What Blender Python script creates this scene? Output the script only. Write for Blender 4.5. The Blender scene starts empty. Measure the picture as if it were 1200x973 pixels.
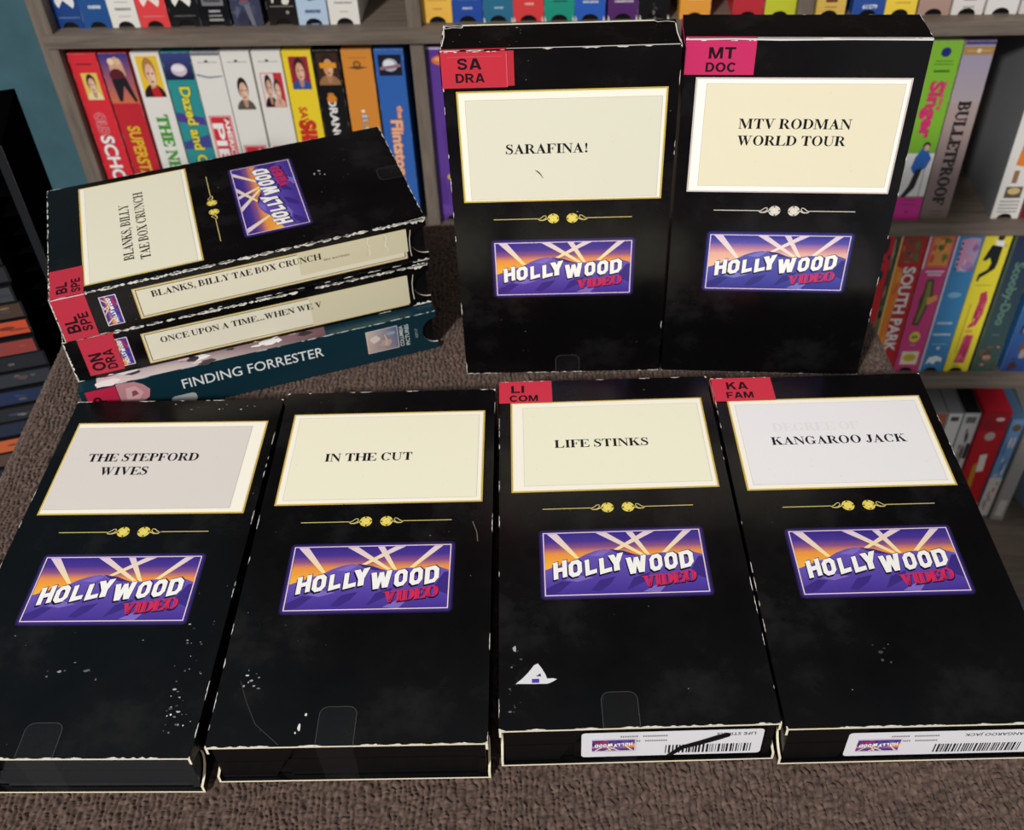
import bpy, math, random
import numpy as np
from mathutils import Vector, Matrix

# ------------------------------------------------------------------ camera, world, light, exposure
SC = bpy.context.scene
COL = SC.collection
MM = 0.001
random.seed(7)

def make_camera():
    f, pitch, roll, h = 1219.395, math.radians(40.91033), math.radians(-2.30581), 383.641
    ppx, ppy, Wp, Hp = 608.054, 401.865, 1200.0, 973.0
    cam = bpy.data.cameras.new('camera'); o = bpy.data.objects.new('camera', cam); COL.objects.link(o)
    cam.sensor_fit = 'HORIZONTAL'; cam.sensor_width = 36.0; cam.lens = 36.0 * f / Wp
    cam.shift_x = (Wp / 2 - ppx) / Wp
    cam.shift_y = (ppy - Hp / 2) / Wp
    cp, sp = math.cos(pitch), math.sin(pitch)
    fw = Vector((0, cp, -sp)); up = Vector((0, sp, cp)); rt = Vector((1, 0, 0))
    c, s = math.cos(roll), math.sin(roll)
    r2 = c * rt + s * up; u2 = -s * rt + c * up
    M = Matrix((r2, u2, -fw)).transposed().to_4x4()
    M.translation = Vector((0, 0, h * MM))
    o.matrix_world = M
    cam.clip_start = 0.01
    cam.dof.use_dof = True; cam.dof.focus_distance = 0.43; cam.dof.aperture_fstop = 19.0
    SC.camera = o
make_camera()

W_ = bpy.data.worlds.new('room_light'); SC.world = W_; W_.use_nodes = True
W_.node_tree.nodes['Background'].inputs[0].default_value = (1.0, 0.98, 0.96, 1)
W_.node_tree.nodes['Background'].inputs[1].default_value = 0.38

def area(name, loc, target, size, power, color):
    l = bpy.data.lights.new(name, 'AREA'); l.shape = 'DISK'; l.size = size; l.energy = power; l.color = color
    o = bpy.data.objects.new(name, l); COL.objects.link(o); o.location = loc
    o.rotation_euler = (Vector(target) - Vector(loc)).to_track_quat('-Z', 'Y').to_euler()
area('ceiling_lamp', (-1.25, -1.80, 1.95), (0.0, 0.45, 0.0), 0.30, 97.0, (1.0, 0.972, 0.935))

vs = SC.view_settings
vs.view_transform = 'Standard'; vs.look = 'None'; vs.gamma = 1.0; vs.use_curve_mapping = False
vs.exposure = 0.0

# ------------------------------------------------------------------ helpers
def lin(c):
    r = []
    for v in c[:3]:
        v = v / 255.0
        r.append(v / 12.92 if v <= 0.04045 else ((v + 0.055) / 1.055) ** 2.4)
    return (r[0], r[1], r[2], 1.0)

def new_mat(name):
    m = bpy.data.materials.new(name); m.use_nodes = True
    nt = m.node_tree
    return m, nt, nt.nodes, nt.links, nt.nodes['Principled BSDF']

def printed(name, rough, spec, coat=0.0, wave=0.0, dust=0.0):
    m, nt, N, Lk, b = new_mat(name)
    a = N.new('ShaderNodeAttribute'); a.attribute_name = 'Col'
    b.inputs['Roughness'].default_value = rough
    b.inputs['Specular IOR Level'].default_value = spec
    b.inputs['Coat Weight'].default_value = coat
    b.inputs['Coat Roughness'].default_value = 0.12
    tc = N.new('ShaderNodeTexCoord')
    src = a.outputs['Color']
    if dust:
        n = N.new('ShaderNodeTexNoise'); n.inputs['Scale'].default_value = 30; n.inputs['Detail'].default_value = 9
        n.inputs['Roughness'].default_value = 0.68
        Lk.new(tc.outputs['Object'], n.inputs['Vector'])
        r = N.new('ShaderNodeMapRange'); r.inputs[1].default_value = 0.54; r.inputs[2].default_value = 0.8
        r.inputs[3].default_value = 0.0; r.inputs[4].default_value = dust
        Lk.new(n.outputs['Fac'], r.inputs[0])
        mx = N.new('ShaderNodeMix'); mx.data_type = 'RGBA'
        Lk.new(r.outputs[0], mx.inputs[0]); Lk.new(src, mx.inputs[6]); mx.inputs[7].default_value = (0.10, 0.095, 0.09, 1)
        src = mx.outputs[2]
        r2 = N.new('ShaderNodeMapRange'); r2.inputs[1].default_value = 0.35; r2.inputs[2].default_value = 0.75
        r2.inputs[3].default_value = rough - 0.05; r2.inputs[4].default_value = rough + 0.16
        Lk.new(n.outputs['Fac'], r2.inputs[0]); Lk.new(r2.outputs[0], b.inputs['Roughness'])
    Lk.new(src, b.inputs['Base Color'])
    if wave:
        n2 = N.new('ShaderNodeTexNoise'); n2.inputs['Scale'].default_value = 38; n2.inputs['Detail'].default_value = 3
        Lk.new(tc.outputs['Object'], n2.inputs['Vector'])
        bp = N.new('ShaderNodeBump'); bp.inputs['Strength'].default_value = wave; bp.inputs['Distance'].default_value = 0.002
        Lk.new(n2.outputs['Fac'], bp.inputs['Height']); Lk.new(bp.outputs[0], b.inputs['Normal'])
    return m

M_GLOSS = printed('glossy_black_card', 0.22, 0.34, wave=0.05, dust=0.11)
M_COLOR = printed('printed_card', 0.36, 0.35, wave=0.05)
M_PAPER = printed('label_paper', 0.62, 0.2, wave=0.03)
M_PLASTIC = printed('moulded_plastic', 0.4, 0.25)
M_CARD = printed('raw_card', 0.9, 0.1)
def clear_mat():
    m, nt, N, Lk, b = new_mat('clear_film')
    out = N['Material Output']; tr = N.new('ShaderNodeBsdfTransparent'); gl = N.new('ShaderNodeBsdfGlossy')
    gl.inputs['Roughness'].default_value = 0.22
    df = N.new('ShaderNodeBsdfDiffuse'); df.inputs[0].default_value = (0.5, 0.5, 0.48, 1)
    m1 = N.new('ShaderNodeMixShader'); m1.inputs[0].default_value = 0.012
    m2 = N.new('ShaderNodeMixShader'); m2.inputs[0].default_value = 0.008
    Lk.new(tr.outputs[0], m1.inputs[1]); Lk.new(gl.outputs[0], m1.inputs[2])
    Lk.new(m1.outputs[0], m2.inputs[1]); Lk.new(df.outputs[0], m2.inputs[2]); Lk.new(m2.outputs[0], out.inputs[0])
    return m
M_CLEAR = clear_mat()

def wood_mat(name, dark, light, axis_scale=(3.0, 40.0, 40.0)):
    m, nt, N, Lk, b = new_mat(name)
    tc = N.new('ShaderNodeTexCoord'); mp = N.new('ShaderNodeMapping'); mp.inputs['Scale'].default_value = axis_scale
    n = N.new('ShaderNodeTexNoise'); n.inputs['Scale'].default_value = 4.0; n.inputs['Detail'].default_value = 9
    n.inputs['Roughness'].default_value = 0.7; n.inputs['Distortion'].default_value = 0.4
    r = N.new('ShaderNodeValToRGB'); r.color_ramp.elements[0].position = 0.3; r.color_ramp.elements[1].position = 0.72
    r.color_ramp.elements[0].color = lin(dark); r.color_ramp.elements[1].color = lin(light)
    Lk.new(tc.outputs['Object'], mp.inputs[0]); Lk.new(mp.outputs[0], n.inputs['Vector'])
    Lk.new(n.outputs['Fac'], r.inputs[0]); Lk.new(r.outputs[0], b.inputs['Base Color'])
    b.inputs['Roughness'].default_value = 0.55; b.inputs['Specular IOR Level'].default_value = 0.25
    bp = N.new('ShaderNodeBump'); bp.inputs['Strength'].default_value = 0.12; bp.inputs['Distance'].default_value = 0.001
    Lk.new(n.outputs['Fac'], bp.inputs['Height']); Lk.new(bp.outputs[0], b.inputs['Normal'])
    return m
M_WOOD = wood_mat('grey_oak_laminate', (89, 79, 70), (130, 117, 106))
M_WOODV = wood_mat('grey_oak_laminate_upright', (89, 79, 70), (130, 117, 106), (40.0, 40.0, 3.0))

def plain_mat(name, col, rough=0.7, spec=0.2, nscale=0, namp=0.0, bump=0.0):
    m, nt, N, Lk, b = new_mat(name)
    b.inputs['Roughness'].default_value = rough; b.inputs['Specular IOR Level'].default_value = spec
    c = lin(col)
    if nscale:
        tc = N.new('ShaderNodeTexCoord'); n = N.new('ShaderNodeTexNoise'); n.inputs['Scale'].default_value = nscale
        n.inputs['Detail'].default_value = 6
        Lk.new(tc.outputs['Object'], n.inputs['Vector'])
        r = N.new('ShaderNodeValToRGB'); r.color_ramp.elements[0].position = 0.3; r.color_ramp.elements[1].position = 0.7
        r.color_ramp.elements[0].color = tuple(x * (1 - namp) for x in c[:3]) + (1,)
        r.color_ramp.elements[1].color = tuple(min(1, x * (1 + namp)) for x in c[:3]) + (1,)
        Lk.new(n.outputs['Fac'], r.inputs[0]); Lk.new(r.outputs[0], b.inputs['Base Color'])
        if bump:
            bp = N.new('ShaderNodeBump'); bp.inputs['Strength'].default_value = bump; bp.inputs['Distance'].default_value = 0.002
            Lk.new(n.outputs['Fac'], bp.inputs['Height']); Lk.new(bp.outputs[0], b.inputs['Normal'])
    else:
        b.inputs['Base Color'].default_value = c
    return m
M_WALL = plain_mat('teal_wall_paint', (62, 94, 104), 0.75, 0.2, 30, 0.10, 0.25)
M_FLOOR = plain_mat('pale_blue_grey_floor', (150, 158, 168), 0.6, 0.3, 8, 0.08)
M_RACK = plain_mat('black_rack_lacquer', (5, 5, 6), 0.7, 0.0)
M_TABLE = plain_mat('dark_table_wood', (70, 52, 40), 0.5, 0.3, 12, 0.2)

class Face:
    def __init__(s, O, R, U, N): s.O = Vector(O); s.R = Vector(R); s.U = Vector(U); s.N = Vector(N)
    def at(s, u, v, h=0.0): return s.O + s.R * u + s.U * v + s.N * h

class MB:
    """collects polygons (in mm) with a printed colour per corner, links them as one mesh object"""
    def __init__(s): s.v = []; s.f = []; s.c = []; s.m = []; s.mats = []
    def mi(s, m):
        if m not in s.mats: s.mats.append(m)
        return s.mats.index(m)
    def poly(s, pts, col, mat):
        i = len(s.v); s.v.extend([(p[0] * MM, p[1] * MM, p[2] * MM) for p in pts]); s.f.append(list(range(i, i + len(pts))))
        if isinstance(col, list): s.c.append([lin(c) for c in col])
        else: s.c.append([lin(col)] * len(pts))
        s.m.append(s.mi(mat))
    def flat(s, F, pts, col, layer=1, mat=None):
        s.k = (s.k + 1) % 26
        s.poly([F.at(u, v, 0.03 * layer + 0.001 * s.k) for u, v in pts], col, mat or s.pm)
    pm = None; k = 0
    def rect(s, F, x0, y0, x1, y1, col, layer=1, mat=None):
        s.flat(F, [(x0, y0), (x1, y0), (x1, y1), (x0, y1)], col, layer, mat)
    def ell(s, F, cx, cy, rx, ry, col, layer=1, mat=None, n=24, a0=0.0, a1=360.0):
        full = abs(a1 - a0) >= 360
        k = n if full else n + 1
        s.flat(F, [(cx + rx * math.cos(math.radians(a0 + (a1 - a0) * i / n)), cy + ry * math.sin(math.radians(a0 + (a1 - a0) * i / n))) for i in range(k)], col, layer, mat)
    def line(s, F, pts, w, col, layer=1, mat=None):
        for q in stroke(pts, w): s.flat(F, q, col, layer, mat)
    def box(s, x0, y0, z0, x1, y1, z1, col, mat):
        P = [(x0, y0, z0), (x1, y0, z0), (x1, y1, z0), (x0, y1, z0), (x0, y0, z1), (x1, y0, z1), (x1, y1, z1), (x0, y1, z1)]
        for f in ((3, 2, 1, 0), (4, 5, 6, 7), (0, 1, 5, 4), (1, 2, 6, 5), (2, 3, 7, 6), (3, 0, 4, 7)):
            s.poly([P[i] for i in f], col, mat)
    def prism(s, pts, a, b, mapf, col, mat, colside=None, matside=None):
        """2-D outline pts extruded from a to b; mapf(u, v, w) -> 3-D point"""
        s.poly([mapf(u, v, a) for u, v in reversed(pts)], col, mat); s.poly([mapf(u, v, b) for u, v in pts], col, mat)
        n = len(pts)
        for i in range(n):
            p, q = pts[i], pts[(i + 1) % n]
            s.poly([mapf(p[0], p[1], a), mapf(q[0], q[1], a), mapf(q[0], q[1], b), mapf(p[0], p[1], b)], colside or col, matside or mat)
    def build(s, name, parent=None, smooth=False, bevel=0.0):
        me = bpy.data.meshes.new(name); me.from_pydata(s.v, [], s.f)
        for m in s.mats: me.materials.append(m)
        me.polygons.foreach_set('material_index', s.m)
        at = me.color_attributes.new('Col', 'FLOAT_COLOR', 'CORNER')
        at.data.foreach_set('color', [x for f in s.c for c in f for x in c])
        me.update()
        o = bpy.data.objects.new(name, me); COL.objects.link(o)
        if parent: o.parent = parent
        if bevel:
            b = o.modifiers.new('edge_bevel', 'BEVEL'); b.width = bevel * MM; b.segments = 2; b.limit_method = 'ANGLE'; b.angle_limit = math.radians(50)
        return o

def empty(name, M, label=None, cat=None, group=None):
    o = bpy.data.objects.new(name, None); COL.objects.link(o); o.empty_display_size = 0.02
    o.matrix_world = M
    if label: o['label'] = label
    if cat: o['category'] = cat
    if group: o['group'] = group
    return o
def tag(o, label=None, cat=None, group=None, kind=None):
    if label: o['label'] = label
    if cat: o['category'] = cat
    if group: o['group'] = group
    if kind: o['kind'] = kind
    return o

def stroke(pts, w):
    """quads along a polyline; w is a width or a list of widths"""
    n = len(pts); ws = w if isinstance(w, (list, tuple)) else [w] * n
    L = []; R = []
    for i in range(n):
        a = pts[max(i - 1, 0)]; b = pts[min(i + 1, n - 1)]
        dx, dy = b[0] - a[0], b[1] - a[1]; d = math.hypot(dx, dy) or 1.0
        nx, ny = -dy / d * ws[i] / 2, dx / d * ws[i] / 2
        L.append((pts[i][0] + nx, pts[i][1] + ny)); R.append((pts[i][0] - nx, pts[i][1] - ny))
    return [[R[i], R[i + 1], L[i + 1], L[i]] for i in range(n - 1)]

# ------------------------------------------------------------------ lettering: a bold roman capital alphabet drawn as polygons
S_, T_, E_ = 0.255, 0.078, 0.06
def _r(x0, y0, x1, y1): return [(x0, y0), (x1, y0), (x1, y1), (x0, y1)]
def _ser(x0, x1, s0, s1, y):
    d = 1 if y == 0 else -1; e = E_ * d; b = 0.11 * d
    return [_r(x0, min(y, y + e), x1, max(y, y + e)), [(s0 - 0.05, y + e), (s1 + 0.05, y + e), (s1, y + b), (s0, y + b)]]
def _stem(x, w=S_, b=True, t=True, o=0.09, y0=0.0, y1=1.0):
    r = [_r(x, y0, x + w, y1)]
    if b: r += _ser(x - o, x + w + o, x, x + w, 0)
    if t: r += _ser(x - o, x + w + o, x, x + w, 1)
    return r
def _bowl(cx, cy, rx, ry, t, th, a0, a1, n=20):
    r = []
    for i in range(n):
        A = [math.radians(a0 + (a1 - a0) * (i + k) / n) for k in (0, 1)]
        o = [(cx + rx * math.cos(a), cy + ry * math.sin(a)) for a in A]
        q = [(cx + (rx - t) * math.cos(a), cy + (ry - th) * math.sin(a)) for a in A]
        r.append([o[0], o[1], q[1], q[0]])
    return r
def _disc(cx, cy, r, n=14): return [[(cx + r * math.cos(2 * math.pi * i / n), cy + r * math.sin(2 * math.pi * i / n)) for i in range(n)]]
def _glyphs():
    G = {}
    G['I'] = (_stem(0.18), 0.575)
    G['H'] = (_stem(0.12) + _stem(0.82) + [_r(0.3, 0.47, 0.85, 0.53)], 1.15)
    term = [[(0.60, E_), (0.93, 0), (0.97, 0.32), (0.92, 0.32), (0.82, 0.11)], _r(0.3, 0, 0.93, 0.05)]
    G['L'] = (_stem(0.12) + term, 0.987)
    tt = [[(0.60, 1 - E_), (0.80, 0.90), (0.87, 0.72), (0.92, 0.72), (0.89, 1)], _r(0.3, 0.95, 0.89, 1)]
    mid = [_r(0.3, 0.48, 0.62, 0.53), [(0.6, 0.36), (0.65, 0.36), (0.65, 0.65), (0.6, 0.65), (0.54, 0.505)]]
    G['E'] = (_stem(0.12) + term + tt + mid, 0.987)
    G['F'] = (_stem(0.12) + tt + mid, 0.905)
    G['T'] = (_stem(0.385, t=False) + [_r(0.05, 0.95, 0.94, 1), [(0.05, 1), (0.03, 0.70), (0.08, 0.70), (0.15, 0.88), (0.3, 0.95)], [(0.94, 1), (0.96, 0.70), (0.91, 0.70), (0.84, 0.88), (0.69, 0.95)]], 0.987)
    G['A'] = ([[(0.13, 0), (0.19, 0), (0.54, 0.86), (0.51, 1.02)], [(0.49, 1.02), (0.56, 1.02), (0.97, 0), (0.71, 0), (0.42, 0.74)], _r(0.26, 0.30, 0.76, 0.36)] + [_r(0.01, 0, 0.34, E_), _r(0.60, 0, 1.07, E_)], 1.07)
    G['V'] = ([[(0.11, 1), (0.37, 1), (0.64, 0.25), (0.58, -0.02), (0.51, -0.02)], [(0.53, -0.02), (0.58, -0.02), (0.92, 1), (0.85, 1)], _r(0.0, 1 - E_, 0.47, 1), _r(0.72, 1 - E_, 1.06, 1)], 1.07)
    G['W'] = ([[(0.10, 1), (0.34, 1), (0.57, 0.24), (0.50, -0.02), (0.43, -0.02)], [(0.45, -0.02), (0.50, -0.02), (0.79, 0.9), (0.73, 0.95)], [(0.60, 1), (0.83, 1), (1.07, 0.24), (1.01, -0.02), (0.93, -0.02)], [(0.95, -0.02), (1.0, -0.02), (1.34, 1), (1.27, 1)], _r(0, 1 - E_, 0.46, 1), _r(0.5, 1 - E_, 0.95, 1), _r(1.14, 1 - E_, 1.47, 1)], 1.48)
    G['M'] = ([_r(0.13, 0, 0.19, 1), _r(0.02, 0, 0.33, E_), _r(0.02, 1 - E_, 0.3, 1), [(0.12, 1), (0.37, 1), (0.74, 0.26), (0.66, -0.0), (0.62, -0.0)], [(0.64, 0), (0.69, 0), (1.08, 1), (1.0, 1)]] + _stem(1.01, 0.22), 1.40)
    G['N'] = ([_r(0.13, 0, 0.19, 1), _r(0.02, 0, 0.32, E_), _r(0.01, 1 - E_, 0.3, 1), [(0.06, 1), (0.33, 1), (0.93, 0.22), (0.93, -0.02), (0.85, -0.02)], _r(0.87, 0, 0.93, 1), _r(0.74, 1 - E_, 1.06, 1)], 1.07)
    G['K'] = (_stem(0.12) + [[(0.33, 0.38), (0.33, 0.46), (0.83, 1), (0.91, 1)], [(0.46, 0.55), (0.60, 0.70), (1.08, 0), (0.77, 0)], _r(0.64, 1 - E_, 1.06, 1), _r(0.66, 0, 1.17, E_)], 1.15)
    G['X'] = ([[(0.10, 1), (0.38, 1), (0.98, 0), (0.70, 0)], [(0.11, 0), (0.19, 0), (0.93, 1), (0.85, 1)], _r(0, 1 - E_, 0.48, 1), _r(0.7, 1 - E_, 1.03, 1), _r(0, 0, 0.33, E_), _r(0.58, 0, 1.07, E_)], 1.07)
    G['Y'] = (_stem(0.43, t=False, y1=0.46) + [[(0.09, 1), (0.36, 1), (0.645, 0.44), (0.43, 0.44)], [(0.60, 0.42), (0.645, 0.46), (0.94, 1), (0.87, 1)], _r(0, 1 - E_, 0.47, 1), _r(0.74, 1 - E_, 1.07, 1)], 1.07)
    G['O'] = (_bowl(0.575, 0.5, 0.50, 0.52, 0.235, 0.05, 0, 360, 32), 1.15)
    cw = [[(0.93, 1.0), (0.97, 1.0), (0.98, 0.64), (0.93, 0.64), (0.84, 0.86)]]
    G['C'] = (_bowl(0.56, 0.5, 0.49, 0.52, 0.235, 0.05, 42, 322, 26) + cw, 1.07)
    G['G'] = (_bowl(0.56, 0.5, 0.49, 0.52, 0.235, 0.05, 42, 318, 26) + cw + [_r(0.76, 0.04, 0.975, 0.42), _r(0.62, 0.42 - E_, 1.1, 0.42)], 1.15)
    G['D'] = (_stem(0.12) + _bowl(0.44, 0.5, 0.58, 0.5, 0.24, 0.05, -90, 90) + [_r(0.3, 0.95, 0.45, 1), _r(0.3, 0, 0.45, 0.05)], 1.07)
    G['B'] = (_stem(0.12) + _bowl(0.46, 0.75, 0.37, 0.25, 0.2, 0.045, -90, 90) + _bowl(0.46, 0.27, 0.46, 0.27, 0.22, 0.045, -90, 90) + [_r(0.3, 0.955, 0.47, 1), _r(0.3, 0, 0.47, 0.045), _r(0.3, 0.495, 0.47, 0.54)], 0.987)
    G['P'] = (_stem(0.12) + _bowl(0.44, 0.73, 0.43, 0.27, 0.21, 0.045, -90, 90) + [_r(0.3, 0.955, 0.45, 1), _r(0.3, 0.46, 0.45, 0.505)], 0.905)
    G['R'] = (G['P'][0] + [[(0.44, 0.49), (0.66, 0.52), (1.04, 0), (0.77, 0)], _r(0.74, 0, 1.09, E_)], 1.07)
    G['J'] = (_stem(0.36, b=False, y0=0.2) + stroke([(0.465, 0.24), (0.44, 0.10), (0.33, 0.015), (0.20, 0.02), (0.12, 0.10)], [0.215, 0.19, 0.09, 0.07, 0.05]) + _disc(0.14, 0.15, 0.105), 0.74)
    G['S'] = (stroke([(0.69, 0.74), (0.60, 0.93), (0.43, 0.985), (0.27, 0.945), (0.18, 0.84), (0.19, 0.71), (0.30, 0.61), (0.46, 0.53), (0.60, 0.44), (0.68, 0.31), (0.64, 0.14), (0.50, 0.035), (0.33, 0.01), (0.18, 0.09), (0.09, 0.28)],
                     [0.04, 0.06, 0.06, 0.11, 0.17, 0.20, 0.21, 0.22, 0.21, 0.19, 0.16, 0.09, 0.06, 0.06, 0.04]) + [[(0.65, 1.01), (0.70, 1.01), (0.715, 0.68), (0.67, 0.68), (0.62, 0.9)], [(0.05, 0), (0.10, 0), (0.15, 0.1), (0.11, 0.34), (0.06, 0.34)]], 0.82)
    G['U'] = (_ser(0.03, 0.43, 0.12, 0.335, 1) + [_r(0.12, 0.33, 0.335, 1), _r(0.84, 0.33, 0.90, 1), _r(0.71, 1 - E_, 1.03, 1)] + stroke([(0.2275, 0.35), (0.25, 0.19), (0.36, 0.07), (0.52, 0.015), (0.70, 0.05), (0.83, 0.17), (0.87, 0.35)], [0.215, 0.20, 0.13, 0.08, 0.06, 0.06, 0.06]), 1.07)
    G['.'] = (_disc(0.185, 0.1, 0.115), 0.37)
    G[','] = (_disc(0.185, 0.1, 0.115) + [[(0.19, 0.0), (0.30, 0.1), (0.27, -0.1), (0.10, -0.25), (0.09, -0.22), (0.2, -0.08)]], 0.37)
    G['!'] = (_disc(0.25, 0.1, 0.115) + [[(0.22, 0.3), (0.28, 0.3), (0.365, 0.9), (0.25, 1.02), (0.135, 0.9)]], 0.49)
    G[' '] = ([], 0.37)
    return G
GL = _glyphs()
def roman(txt, x, y, h, width=None, shear=0.0):
    adv = sum(GL[c][1] for c in txt)
    kx = h if width is None else width / adv
    out = []; cx = 0.0
    for ch in txt:
        ps, a = GL[ch]
        for p in ps: out.append([(x + (cx + u) * kx + shear * v * h, y + v * h) for u, v in p])
        cx += a
    return out

def _heavy():
    H = {}; w = 0.235
    st = lambda x=0.0: _r(x, 0, x + w, 1)
    H['A'] = ([[(0, 0), (.24, 0), (.49, .74), (.49, 1), (.34, 1)], [(.98, 0), (.74, 0), (.49, .74), (.49, 1), (.64, 1)], _r(.22, .17, .76, .36)], .98)
    H['B'] = ([st(), _r(.2, .81, .48, 1), _r(.2, .41, .5, .59), _r(.2, 0, .5, .19)] + _bowl(.47, .74, .35, .26, .22, .18, -90, 90) + _bowl(.48, .295, .41, .295, .23, .19, -90, 90), .89)
    H['C'] = (_bowl(.5, .5, .5, .52, .245, .2, 38, 322, 26), .94)
    H['D'] = ([st(), _r(.2, .81, .42, 1), _r(.2, 0, .42, .19)] + _bowl(.41, .5, .5, .5, .24, .19, -90, 90), .91)
    H['E'] = ([st(), _r(.2, .81, .78, 1), _r(.2, .41, .73, .59), _r(.2, 0, .8, .19)], .80)
    H['F'] = ([st(), _r(.2, .81, .75, 1), _r(.2, .40, .68, .58)], .75)
    H['H'] = ([st(), st(.68), _r(.2, .41, .7, .60)], .915)
    H['I'] = ([st()], .235)
    H['K'] = ([st(), [(.2, .30), (.2, .58), (.62, 1), (.93, 1)], [(.36, .56), (.53, .73), (.97, 0), (.68, 0)]], .97)
    H['L'] = ([st(), _r(.2, 0, .76, .2)], .76)
    H['M'] = ([_r(0, 0, .21, 1), _r(.88, 0, 1.09, 1), [(.02, 1), (.30, 1), (.63, 0), (.46, 0)], [(1.07, 1), (.79, 1), (.46, 0), (.63, 0)]], 1.09)
    H['N'] = ([st(), st(.68), [(0, 1), (.25, 1), (.915, 0), (.67, 0)]], .915)
    H['O'] = (_bowl(.53, .5, .53, .52, .245, .2, 0, 360, 30), 1.06)
    H['P'] = ([st(), _r(.2, .81, .46, 1), _r(.2, .34, .46, .52)] + _bowl(.45, .67, .41, .33, .235, .19, -90, 90), .86)
    H['R'] = ([st(), _r(.2, .81, .48, 1), _r(.2, .38, .48, .56), [(.36, .42), (.60, .46), (.94, 0), (.67, 0)]] + _bowl(.47, .69, .40, .31, .235, .19, -90, 90), .94)
    H['S'] = (stroke([(.76, .70), (.68, .86), (.50, .915), (.30, .90), (.155, .79), (.17, .64), (.34, .555), (.56, .49), (.72, .39), (.74, .24), (.62, .12), (.42, .085), (.22, .13), (.12, .30)], [.22, .21, .19, .19, .21, .21, .2, .2, .21, .21, .2, .19, .21, .22]), .87)
    H['T'] = ([_r(0, .81, .86, 1), _r(.31, 0, .55, .9)], .86)
    return H
HV = _heavy()
def heavy(txt, x, y, h, width=None):
    adv = sum(HV[c][1] + .13 for c in txt) - .13
    kx = h * 1.0 if width is None else width / adv
    out = []; cx = 0.0
    for ch in txt:
        for p in HV[ch][0]: out.append([(x + (cx + u) * kx, y + v * h) for u, v in p])
        cx += HV[ch][1] + .13
    return out

_SANS = {}
def sans_raw(txt, bold):
    k = (txt, bold)
    if k in _SANS: return _SANS[k]
    cu = bpy.data.curves.new('lettering_curve', 'FONT'); cu.body = txt; cu.size = 1.0; cu.offset = bold; cu.resolution_u = 3
    o = bpy.data.objects.new('lettering_curve', cu); COL.objects.link(o)
    dg = bpy.context.evaluated_depsgraph_get(); dg.update()
    me = o.evaluated_get(dg).to_mesh()
    ps = [[(me.vertices[i].co.x, me.vertices[i].co.y) for i in p.vertices] for p in me.polygons]
    o.evaluated_get(dg).to_mesh_clear()
    bpy.data.objects.remove(o); bpy.data.curves.remove(cu)
    _SANS[k] = ps
    return ps
CAPH = None
def sans(txt, x, y, h, width=None, bold=0.0, shear=0.0):
    """sans-serif text with cap height h; left edge x, baseline y"""
    global CAPH
    if CAPH is None:
        r = sans_raw('H', 0.0); CAPH = max(v for p in r for u, v in p)
    ps = sans_raw(txt, bold)
    if not ps: return []
    x0 = min(u for p in ps for u, v in p); x1 = max(u for p in ps for u, v in p)
    ky = h / (CAPH + 2 * bold); kx = ky if width is None else width / (x1 - x0)
    return [[(x + (u - x0) * kx + shear * v * ky, y + v * ky) for u, v in p] for p in ps]
def swidth(txt, h, bold=0.0):
    ps = sans(txt, 0, 0, h, None, bold)
    return max(u for p in ps for u, v in p)

def xf(polys, a=1, b=0, c=0, d=1, e=0, f=0):
    """affine map: (u, v) -> (a u + c v + e, b u + d v + f)"""
    return [[(a * u + c * v + e, b * u + d * v + f) for u, v in p] for p in polys]
def clip_poly(poly, x0, y0, x1, y1):
    def cut(ps, ins, inter):
        o = []
        for i in range(len(ps)):
            a, b = ps[i - 1], ps[i]
            if ins(b):
                if not ins(a): o.append(inter(a, b))
                o.append(b)
            elif ins(a): o.append(inter(a, b))
        return o
    def ix(X): return lambda a, b: (X, a[1] + (b[1] - a[1]) * (X - a[0]) / (b[0] - a[0]))
    def iy(Y): return lambda a, b: (a[0] + (b[0] - a[0]) * (Y - a[1]) / (b[1] - a[1]), Y)
    for ins, it in ((lambda p: p[0] >= x0, ix(x0)), (lambda p: p[0] <= x1, ix(x1)), (lambda p: p[1] >= y0, iy(y0)), (lambda p: p[1] <= y1, iy(y1))):
        if poly: poly = cut(poly, ins, it)
    return poly if len(poly) > 2 else None
def mixc(a, b, t): return tuple(a[i] + (b[i] - a[i]) * t for i in range(3))

# ------------------------------------------------------------------ the setting
TH = math.atan(-0.059)                      # the bookcase stands slightly turned
SH = Matrix.Translation((0, 0.8665, 0)) @ Matrix.Rotation(TH, 4, 'Z')
FLOOR_Z = -720.0
def struct(name, boxes, mat, M=None):
    b = MB()
    for q in boxes: b.box(*q, (128, 128, 128), mat)
    o = b.build(name); o['kind'] = 'structure'
    if M is not None: o.matrix_world = M
    return o
struct('floor', [(-1700, -2200, FLOOR_Z - 30, 1900, 1300, FLOOR_Z)], M_FLOOR)
struct('wall_back', [(-1600, 222, FLOOR_Z, 1900, 300, 1900)], M_WALL, SH)

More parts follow.
